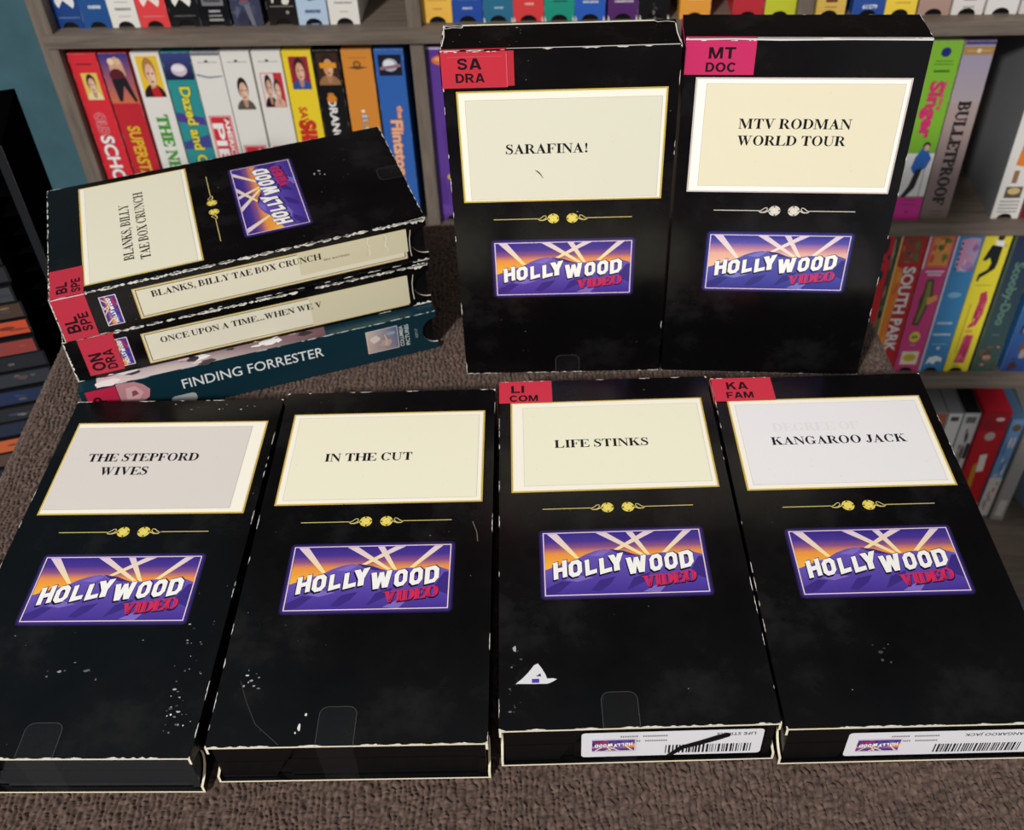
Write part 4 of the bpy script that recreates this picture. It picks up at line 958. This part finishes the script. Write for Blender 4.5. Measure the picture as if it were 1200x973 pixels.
videotape(374.4, 8, z2, (122, 178, 46), [('e', 13, 10, 4.4, 4.6, (36, 40, 110)), ('r', 10, 7, 16, 13, (30, 34, 110)), ('m', 6, 20, 19, 1.2, (70, 110, 30)), ('m', 5, 21, 22, 1.2, (70, 110, 30)), ('r', 6, 27, 20, 29.2, (70, 104, 40)), ('s', 'The Wedding', 18.5, 38, 3.6, 36, (206, 50, 106)) if False else ('t', 'Wedding', 17.5, 37, 4, 30, (206, 50, 106)), ('t', 'Singer', 7, 38, 12, 58, (206, 50, 106), (170, 30, 84)), ('r', 0, 112, TW, 160, (232, 230, 226)), ('p', [(14, 106), (20, 110), (24, 118), (21, 128), (16, 132), (10, 134), (7, 128), (9, 116)], (40, 100, 180)), ('e', 17, 104, 3.4, 4.2, (40, 30, 28)), ('e', 17.4, 106, 2.4, 3.4, (216, 170, 146)), ('p', [(12, 130), (18, 128), (15, 150), (8, 161), (3, 161), (9, 148)], (30, 26, 32)), ('r', 20, 120, 20.6, 160, (120, 120, 124)), ('r', 0, 161, TW, 187, (206, 44, 140)), ('m', 8, 19, 165, 1, (140, 30, 110)), ('m', 8, 19, 170, 1.4, (120, 40, 140)), ('e', 13, 178, 2, 1.6, (150, 40, 120))],
          'green videotape with pink lettering and a man in blue, right of the standing black box', G2b, 0.0, top=(170, 206, 120), side=(214, 190, 80))
videotape(402.3, 8, z2, (160, 146, 150), [('g', 0, 0, TW, 60, (150, 142, 170), (170, 156, 160)), ('g', 0, 60, TW, 187, (170, 150, 146), (120, 100, 94)), ('r', 0, 0, TW, 3.2, (70, 60, 110)), ('r', 0, 5, TW, 13, (166, 128, 70)), ('e', 13.4, 9, 2, 2, (222, 206, 180)), ('m', 3, 23, 9.5, 1, (206, 180, 140)), ('s', 'BULLETPROOF', 8.4, 58, 10.4, 112, (34, 26, 26), (34, 26, 26)), ('m', 8, 20, 178, 1.2, (90, 76, 70)), ('m', 9, 19, 182, .8, (90, 76, 70))],  # lower gradient runs darker to paint in the shadow on the spine
          'grey videotape with black BULLETPROOF lettering, right of the green one', G2b, 0.0, top=(96, 84, 130))
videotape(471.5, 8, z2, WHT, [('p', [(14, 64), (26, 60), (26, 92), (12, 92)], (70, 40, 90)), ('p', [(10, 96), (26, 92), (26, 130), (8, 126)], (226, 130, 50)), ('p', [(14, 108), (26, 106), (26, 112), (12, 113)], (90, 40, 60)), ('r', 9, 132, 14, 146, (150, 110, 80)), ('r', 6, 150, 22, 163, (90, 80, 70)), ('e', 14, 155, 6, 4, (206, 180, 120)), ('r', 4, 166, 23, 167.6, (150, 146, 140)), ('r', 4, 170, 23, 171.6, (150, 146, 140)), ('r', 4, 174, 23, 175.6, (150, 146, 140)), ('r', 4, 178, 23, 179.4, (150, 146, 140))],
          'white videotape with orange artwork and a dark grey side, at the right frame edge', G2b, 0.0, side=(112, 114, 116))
videotape(499.6, 9, z2, (120, 30, 46), [('x', 1, 100, 25, 186, [(150, 60, 70), (90, 20, 40)], 8, 2)], 'dark red videotape beside the white one with orange artwork', G2b)
# --- lower row, right bay
z3 = -417.3; G3 = 'videotapes in the right bay of the lower shelf'
def tape3(X, body, ops, label, **k): videotape(X, 8, z3, body, ops, label, G3, **k)
tape3(363.2, (196, 34, 40), [('x', 2, 4, 20, 60, [(30, 34, 60), (60, 20, 30), (20, 40, 50)], 12, 3), ('r', 21.4, 0, 26.4, 187, (66, 70, 48)), ('x', 21.4, 6, 26.4, 180, [(40, 46, 36), (110, 116, 80), (150, 150, 120)], 9, 4), ('e', 24, 104, 1.8, 7, (20, 26, 16))], 'red videotape with an olive edge, left of the SOUTH PARK one')
tape3(390.2, (186, 36, 34), [('r', 0, 0, 1.6, 187, (226, 206, 110)), ('p', [(2, 40), (10, 44), (12, 80), (9, 120), (12, 150), (8, 187), (2, 187)], (222, 124, 40)), ('x', 2, 48, 14, 180, [(232, 146, 50), (206, 96, 36)], 12, 6), ('r', 4, 4, 22, 36, (150, 60, 40)), ('x', 4, 4, 22, 36, [(206, 100, 50), (120, 110, 96), (80, 70, 66), (90, 110, 60)], 10, 7), ('t', 'SOUTH PARK', 10.2, 41, 12.6, 116, (238, 222, 218), (150, 24, 26))], 'red and orange videotape with white SOUTH PARK lettering')
tape3(418.0, (206, 66, 126), [('r', 0, 0, 2.2, 44, (236, 206, 206)), ('r', 4, 2, 25, 42, (226, 116, 60)), ('r', 6, 5, 23.4, 39, (226, 150, 80)), ('x', 6, 5, 23.4, 39, [(236, 170, 80), (120, 120, 50), (206, 90, 50), (80, 100, 50)], 12, 9), ('r', 5, 46, 24, 48.6, (236, 196, 214)), ('r', 8, 50, 22, 52.6, (236, 196, 214)), ('p', [(9, 58), (16, 57), (19, 76), (17, 92), (13, 120), (6, 119), (8, 96), (7, 84), (9, 74)], (70, 70, 34)), ('p', [(10.5, 60), (14.6, 60), (16.6, 76), (14, 100), (11, 116), (8.6, 116), (10.6, 92), (11, 76)], (128, 134, 66)), ('p', [(14, 82), (24, 78), (25, 84), (16, 92)], (230, 160, 80)), ('e', 13, 136, 5.6, 7.6, (226, 206, 70)), ('t', 'S', 10, 133.5, 6, 5.4, (40, 60, 40)), ('m', 10, 16, 148, 1, (236, 190, 210)), ('r', 4.4, 157, 22.6, 176, (232, 222, 200)), ('e', 13.5, 166, 7.4, 6, (214, 190, 60)), ('e', 13.5, 166, 5.8, 4, (190, 170, 60))], 'pink videotape with an orange picture and a yellow S circle')
tape3(445.6, (62, 128, 178), [('r', 0, 0, 1.8, 187, (232, 206, 222)), ('p', [(5, 8), (14, 5), (24, 6), (25, 26), (24, 42), (18, 48), (8, 47), (5, 36), (7, 24)], (176, 150, 186)), ('x', 6, 6, 24, 46, [(200, 140, 170), (170, 130, 170), (216, 180, 206), (150, 100, 150)], 16, 11)] + [('e', 7, 12 + 6.5 * i, 1.1, 1.5, (50, 30, 60)) for i in range(6)] + [('e', 14, 78, 7, 4, (120, 170, 206)), ('m', 5, 20, 118, 3, (196, 216, 232)), ('m', 4, 22, 134, 3, (206, 222, 236)), ('m', 6, 21, 147, 1.6, (150, 190, 216)), ('e', 14, 152, 1.8, 2, (206, 222, 236)), ('p', [(5, 176), (7, 166), (14, 163), (21, 166), (22, 172), (16, 171), (14, 176), (9, 173)], (226, 232, 236))], 'blue videotape with lilac lettering at the top, left of the yellow one')
tape3(473.2, (228, 212, 54), [('e', 16, 4.5, 3.4, 4.4, (60, 40, 30)), ('p', [(11, 8), (20, 9), (21, 17), (14, 18)], (236, 232, 226)), ('e', 22.5, 15, 1.8, 2, (206, 160, 130)), ('p', [(9, 14), (20, 16), (20, 38), (14, 38), (11, 30), (7, 34), (4, 33)], (24, 26, 30)), ('p', [(14, 34), (20, 36), (19, 44), (11, 52), (7, 55), (6, 60), (4, 60), (4.5, 51), (12, 45)], (24, 26, 30)), ('m', 5, 21, 66, 1, (150, 130, 40)), ('p', [(13, 76), (19, 73), (22, 84), (22, 104), (19, 120), (11, 124), (11, 120), (16, 112), (13, 102), (14, 88)], (186, 56, 92)), ('x', 13, 76, 22, 120, [(206, 90, 110), (160, 40, 80)], 8, 21), ('r', 10, 126, 17, 130, (222, 150, 90)), ('p', [(12, 133), (20, 134), (20, 158), (19, 174), (8, 174), (9, 164), (10, 150)], (186, 56, 92)), ('x', 10, 134, 19, 172, [(206, 100, 110), (160, 40, 80)], 8, 22), ('r', 6, 90, 7, 160, (190, 150, 50)), ('m', 8, 15, 179, 1.6, (90, 80, 30))], 'bright yellow videotape with a leaping man in black')
tape3(503.0, (40, 62, 74), [('g', 0, 0, TW, 187, (36, 44, 78), (58, 84, 76)), ('r', 0, 0, 2.4, 187, (70, 84, 50)), ('e', 20, 20, 6, 7.4, (190, 150, 80)), ('e', 20, 20, 4, 5.4, (130, 96, 60)), ('t', 'Scooby-Doo', 9, 36, 10, 84, (94, 128, 112), (46, 66, 70)), ('m', 10, 18, 134, 1, (120, 140, 130)), ('x', 3, 148, 23, 186, [(110, 80, 60), (170, 130, 100), (80, 60, 44), (190, 120, 100)], 14, 15)], 'dark teal videotape with pale green lettering, right of the yellow one')
tape3(536.0, (44, 100, 158), [('g', 0, 0, TW, 187, (60, 130, 190), (40, 60, 120)), ('x', 6, 120, 26, 186, [(60, 40, 34), (150, 140, 130), (110, 70, 50), (190, 180, 170)], 16, 16)], 'blue videotape with brown artwork at its foot, rightmost on the lower shelf')
# --- upper row: only the feet of the tapes show
z1 = -2.9; G1 = 'videotapes on the upper shelf'
def peak(c, k): return [('e', 13.2, 158, 8.6, 9, c), ('p', [(4, 168), (9, 161), (12, 157), (15, 160), (18, 163), (22, 168)], k), ('r', 3, 167.5, 24, 172, k), ('m', 4, 23, 173.5, 1.3, mixc(k, c, .4))]
upper = [(-403.6, (24, 62, 128), peak((226, 226, 224), (24, 62, 128)), 'navy blue videotape with a white mountain logo, leftmost on the upper shelf'),
         (-378.3, (30, 78, 140), [('r', 4, 148, 24, 156, (150, 176, 206)), ('m', 5, 23, 154, 4, (60, 100, 150)), ('m', 8, 19, 165, 3, (206, 216, 226))], 'mid-blue videotape with small white print, second on the upper shelf'),
         (-353.0, WHT, [('m', 7, 19, 160, 1, (160, 158, 154)), ('m', 6, 20, 167, 2.4, (110, 110, 108)), ('m', 8, 18, 173, 1, (170, 168, 164))], 'white videotape between the mid-blue and red ones on the upper shelf'),
         (-327.2, (222, 66, 70), peak((236, 222, 214), (222, 66, 70)), 'red videotape with a white mountain logo on the upper shelf'),
         (-299.0, (20, 20, 22), peak((230, 228, 222), (20, 20, 22)), 'black videotape with a white mountain logo on the upper shelf'),
         (-271.9, (14, 14, 20), [('r', 4, 154, 23, 164, (120, 122, 124)), ('m', 6, 21, 161, 4, (30, 30, 34)), ('m', 9, 18, 170, 2, (190, 190, 190)), ('m', 8, 19, 174, 1.6, (170, 170, 170)), ('m', 8, 20, 178, 2, (180, 180, 180))], 'black videotape with a grey plate of small print on the upper shelf'),
         (-242.9, (58, 62, 84), [('x', 2, 140, 25, 186, [(70, 74, 100), (48, 50, 72), (90, 94, 116)], 14, 30), ('p', [(9, 152), (18, 151), (17, 160), (10, 160)], (150, 60, 62)), ('p', [(12, 164), (17, 163), (20, 184), (16, 182)], (110, 112, 124))], 'cloudy navy videotape with a small red mark on the upper shelf'),
         (-211.1, (26, 22, 22), [('x', 4, 130, 22, 164, [(220, 216, 206), (60, 56, 50), (150, 146, 140)], 14, 31), ('r', 3, 165, 24, 166, (120, 116, 110)), ('e', 18, 171, 1.4, 1.6, (150, 146, 140))], 'black videotape with a black-and-white picture on the upper shelf'),
         (-184.4, (178, 198, 222), [('x', 1, 130, 25, 160, [(80, 110, 150), (60, 84, 130), (206, 216, 226), (36, 60, 110)], 14, 32), ('p', [(2, 156), (12, 152), (24, 158), (12, 161)], (44, 66, 120)), ('m', 7, 20, 172, 3, (70, 90, 130)), ('x', 2, 176, 24, 186, [(110, 140, 180), (190, 206, 222)], 5, 33)], 'pale blue videotape with a sea picture on the upper shelf'),
         (-156.5, WHT, [('r', 5, 146, 21, 154, (90, 40, 50)), ('m', 5, 22, 160, 1.6, (120, 118, 116)), ('m', 6, 21, 164, 1.6, (120, 118, 116)), ('m', 10, 17, 172, 1.4, (190, 180, 150))], 'white videotape rightmost in the upper left bay'),
         (-74.2, (238, 186, 80), [('m', 6, 22, 158, 2, (190, 146, 60)), ('m', 6, 22, 163, 1.4, (190, 146, 60)), ('m', 10, 18, 171, 1.4, (170, 126, 60))], 'amber videotape leftmost in the upper centre bay'),
         (-47.4, (40, 76, 160), [('m', 5, 22, 160, 1.4, (90, 110, 160)), ('m', 5, 22, 163, 1.4, (90, 110, 160)), ('m', 9, 18, 171, 2, (190, 200, 222))], 'royal blue videotape right of the amber one on the upper shelf'),
         (-20.4, (46, 108, 140), [('m', 6, 21, 157, 5, (206, 110, 100)), ('m', 6, 21, 162, 3, (220, 220, 216)), ('m', 10, 18, 171, 2, (170, 200, 210))], 'teal blue videotape left of the red one in the upper centre bay'),
         (6.2, (216, 64, 66), [('m', 8, 20, 160, 2.4, (190, 150, 150)), ('m', 10, 18, 168, 2, (236, 190, 180))], 'coral red videotape in the upper centre bay'),
         (33.2, (34, 146, 124), [('m', 8, 20, 166, 2, (20, 90, 80))], 'sea-green videotape in the upper centre bay'),
         (60.0, (46, 92, 184), [('e', 13.2, 156, 7, 5, (206, 90, 70)), ('m', 7, 20, 167, 2, (220, 214, 206))], 'blue videotape with a red oval, left of the purple one in the upper centre bay'),
         (88.6, (84, 44, 104), [('e', 13.2, 156, 7, 5, (206, 90, 70)), ('m', 6, 21, 167, 2, (210, 200, 210))], 'purple videotape with a red oval in the upper centre bay'),
         (116.0, (20, 18, 20), [('e', 13.2, 154, 6.4, 5, (150, 60, 56)), ('m', 7, 21, 162, 2, (190, 186, 180)), ('x', 11, 168, 16, 184, [(110, 106, 100), (60, 56, 54)], 6, 40)], 'black videotape with a red oval in the upper centre bay'),
         (151, (232, 158, 62), [('e', 13.2, 158, 6, 4.4, (206, 84, 44)), ('m', 7, 20, 166, 1.6, (236, 206, 150))], 'orange videotape alone between two gaps on the upper shelf'),
         (196.8, (186, 44, 56), [('m', 7, 20, 165, 2, (226, 180, 176))], 'dark red videotape next to the lime one on the upper shelf'),
         (224.4, (196, 200, 50), [('m', 7, 20, 166, 1.2, (150, 156, 40))], 'lime green videotape right of the dark red one on the upper shelf'),
         (266.8, (216, 180, 86), [('r', 9, 160, 19, 170, (110, 60, 40)), ('m', 9, 19, 175, 1.6, (150, 116, 60)), ('e', 4, 162, 2.4, 4, (236, 226, 200))], 'gold videotape with a small brown square on the upper shelf'),
         (300, (42, 78, 156), [('h', '61279', 14, 176, 3.6, 12.5, (226, 230, 236))], 'blue videotape with a white number on its foot on the upper shelf'),
         (327.4, (240, 208, 70), [('m', 8, 20, 172, 1.4, (180, 150, 50))], 'yellow videotape between the blue and tan ones on the upper shelf'),
         (356.0, (172, 142, 130), [('m', 8, 20, 160, 1.4, (150, 122, 112))], 'dusty tan videotape on the upper shelf above the green one'),
         (384.4, (222, 216, 212), [('r', 8, 162, 19, 170, (120, 40, 46)), ('m', 9, 18, 177, 2, (150, 146, 144))], 'white videotape with a maroon square at its foot on the upper shelf'),
         (413.4, (226, 222, 220), [('r', 4, 166, 22, 168, (190, 186, 184))], 'white videotape with a pale grey line at its foot on the upper shelf'),
         (442.2, (214, 208, 206), [('m', 6, 20, 168, 1.4, (150, 146, 144))], 'off-white videotape in the top right corner of the photo')]
for X, body, ops, label in upper: videotape(X, 12, z1, body, ops, label, G1, white_tip=(-46 < X < 120), drop=4.0, W=25.0 if X < -340 else TW)

# --- bottom row: film cases in plastic, far lower right
z4 = -659.6
def film_case(X, rec, W, H, D, shell, spine, topc, ops, label, rot=0.0, lean=0.0):
    M = SH @ Matrix.Translation((X * MM, rec * MM, z4 * MM)) @ Matrix.Rotation(rot, 4, 'Z') @ Matrix.Rotation(lean, 4, 'Y')
    root = empty('film_case', M, label, 'film case', 'film cases on the bottom shelf')
    b = MB(); b.pm = M_PLASTIC
    b.box(0, 0.5, 0, W, D, H, shell, M_PLASTIC); b.poly([(.6, 1, H + .05), (W - .6, 1, H + .05), (W - .6, D - 1, H + .05), (.6, D - 1, H + .05)], topc, M_PLASTIC); b.build('case', root, bevel=1.0)
    s = MB(); s.pm = M_COLOR
    s.poly([(.8, .3, 1), (W - .8, .3, 1), (W - .8, .3, H - 1), (.8, .3, H - 1)], spine, M_COLOR); art(s, ops, W, H)
    s.build('spine_insert', root)
GREYC = (150, 154, 156)
H4 = 178
film_case(458.0, 6, 15, H4, 135, GREYC, (214, 210, 204), GREYC, [('r', 4, 4, 11, 10, (60, 58, 56))], 'grey film case with a white spine, leftmost visible on the bottom shelf')
film_case(474.0, 6, 20, H4, 135, GREYC, (176, 92, 66), GREYC, [('m', 5, 15, 16, 2.4, (220, 200, 190)), ('m', 6, 14, 90, 2, (120, 60, 40))], 'terracotta film case among white ones on the bottom shelf')
film_case(495.0, 6, 17, H4, 135, GREYC, (218, 216, 212), GREYC, [('r', 4, 6, 13, 13, (70, 70, 60)), ('m', 6, 10, 50, 1, (120, 116, 110)), ('t', 'I I', 6, 60, 4, 60, (190, 186, 182))], 'white film case right of the terracotta one')
film_case(513.0, 6, 19, H4, 135, (160, 164, 166), (206, 204, 200), (34, 36, 42), [('r', 4, 6, 15, 16, (110, 108, 106)), ('x', 5, 26, 13, 120, [(120, 70, 80), (80, 60, 70), (160, 120, 120)], 22, 51), ('r', 14, 50, 18, 76, (40, 38, 40))], 'white film case with a black top, left of the thick red one')
film_case(533.5, 2, 31, H4 + 6, 128, (196, 30, 44), (186, 28, 36), (206, 40, 58), [('r', 0, 0, 31, 30, (150, 22, 32)), ('e', 20, 12, 5, 3, (220, 190, 186)), ('e', 15, 40, 6, 7, (190, 170, 160)), ('p', [(12, 72), (20, 70), (22, 100), (14, 102)], (226, 214, 206)), ('p', [(8, 88), (13, 86), (15, 128), (9, 130)], (190, 130, 40)), ('r', 0, 158, 31, 170, (226, 186, 50))], 'thick red clamshell case with a yellow band on the bottom shelf')
film_case(566.5, 0, 15, H4 - 4, 135, (104, 140, 176), (110, 150, 196), (90, 126, 164), [('r', 0, 100, 15, 170, (206, 196, 190)), ('e', 8, 14, 5, 6, (110, 90, 60)), ('x', 3, 30, 12, 100, [(150, 180, 210), (80, 120, 170), (220, 210, 210)], 14, 61), ('x', 3, 100, 12, 160, [(170, 120, 130), (150, 146, 140)], 10, 62)], 'slim blue film case right of the thick red one')
film_case(584.0, -4, 15, H4 - 10, 135, (158, 154, 150), (150, 146, 142), (140, 138, 136), [('r', 3, 130, 12, 160, (196, 190, 184))], 'grey film case with a plain side, rightmost of the upright ones', rot=-0.10)
film_case(640.0, -20, 14, 150, 120, (128, 146, 166), (140, 158, 178), (150, 168, 186), [('m', 4, 10, 20, 1.6, (110, 126, 146))], 'pale blue film case standing apart at the lower right frame edge', rot=0.25)

# ------------------------------------------------------------------ black disc tower at the left
def disc_tower():
    M = Matrix.Translation((-0.4623, 0.5129, FLOOR_Z * MM)) @ Matrix.Rotation(math.radians(13), 4, 'Z')
    root = empty('disc_rack', M, 'tall black disc rack standing left of the towel-covered table', 'rack')
    Wd, H, Dp = 165, 798, 75
    def part(name, q, bev=.8): b = MB(); b.box(*q, (16, 16, 18), M_RACK); return b.build(name, root, bevel=bev)
    part('side_panel', (0, 0, 0, 9, Dp, H)); part('side_panel', (Wd - 5, 0, 0, Wd, Dp, H)); part('back_panel', (9, Dp - 6, 0, Wd - 5, Dp, H)); part('top_panel', (9, 0, H - 10, Wd - 5, Dp - 6, H)); part('base', (9, 0, 0, Wd - 5, Dp - 6, 30))
    b = MB(); b.box(Wd - 5, -1.2, 0, Wd, 0, H, (24, 26, 29), M_PLASTIC); b.build('edge_highlight', root, bevel=.3)  # lighter strip added as a painted highlight along the rack's front edge
    zt = 29.0 - FLOOR_Z; PITCH = 14.3
    for i in range(-3, 26): part('slot_ledge', (9, 4, zt - i * PITCH - 1.5, Wd - 5, Dp - 6, zt - i * PITCH - .2), .2)
    rng = random.Random(77)
    cols = {}
    seq = [((30, 28, 26), 'black'), ((92, 84, 40), 'olive and black'), ((34, 32, 32), 'black'), ((36, 38, 42), 'charcoal'), ((58, 60, 64), 'grey-lettered black'), ((70, 52, 40), 'brown'), ((196, 74, 40), 'orange-red'), ((140, 56, 50), 'dark red'),
           ((30, 30, 34), 'black'), ((44, 46, 54), 'charcoal'), ((26, 40, 72), 'navy'), ((32, 32, 36), 'black'), ((28, 34, 56), 'dark blue'), ((190, 90, 46), 'orange'), ((80, 60, 50), 'brown'), ((30, 30, 34), 'black'), ((40, 40, 60), 'dark blue'), ((60, 40, 40), 'maroon'), ((34, 34, 36), 'black'), ((30, 34, 40), 'charcoal')]
    for j, (c, nm) in enumerate(seq):
        z = zt - j * PITCH
        Mx = M @ Matrix.Translation((10 * MM, -(6 + 3 * rng.random()) * MM, z * MM))
        ordn = ['topmost', 'second', 'third', 'fourth', 'fifth', 'sixth', 'seventh', 'eighth', 'ninth', 'tenth', 'eleventh', 'twelfth', 'thirteenth', 'fourteenth', 'fifteenth', 'sixteenth', 'seventeenth', 'eighteenth', 'nineteenth', 'twentieth'][j]
        d = empty('disc_case', Mx, '%s disc case lying %s from the top in the black rack' % (nm, ordn) if j else '%s disc case lying topmost in the black rack' % nm, 'disc case', 'disc cases in the black rack')
        w = 131 + rng.uniform(-1, 1)
        b = MB(); b.box(0, .6, 0, w, 66, 12.6, (20, 20, 22), M_PLASTIC); b.build('case', d, bevel=.8)
        s = MB(); s.pm = M_COLOR
        s.poly([(.6, .4, 1), (w - 1.5, .4, 1), (w - 1.5, .4, 11.8), (.6, .4, 11.8)], c, M_COLOR)
        Fd = Face((0, .4, 0), (1, 0, 0), (0, 0, 1), (0, -1, 0))
        for _ in range(5): s.flat(Fd, blob(w - rng.uniform(6, 50), rng.uniform(4, 9), rng.uniform(2, 9), rng.uniform(1, 2.6), rng), mixc(c, rng.choice(((200, 190, 170), (20, 20, 24), (170, 120, 70), (60, 80, 120))), rng.uniform(.2, .6)), 1)
        s.build('spine_insert', d)
disc_tower()
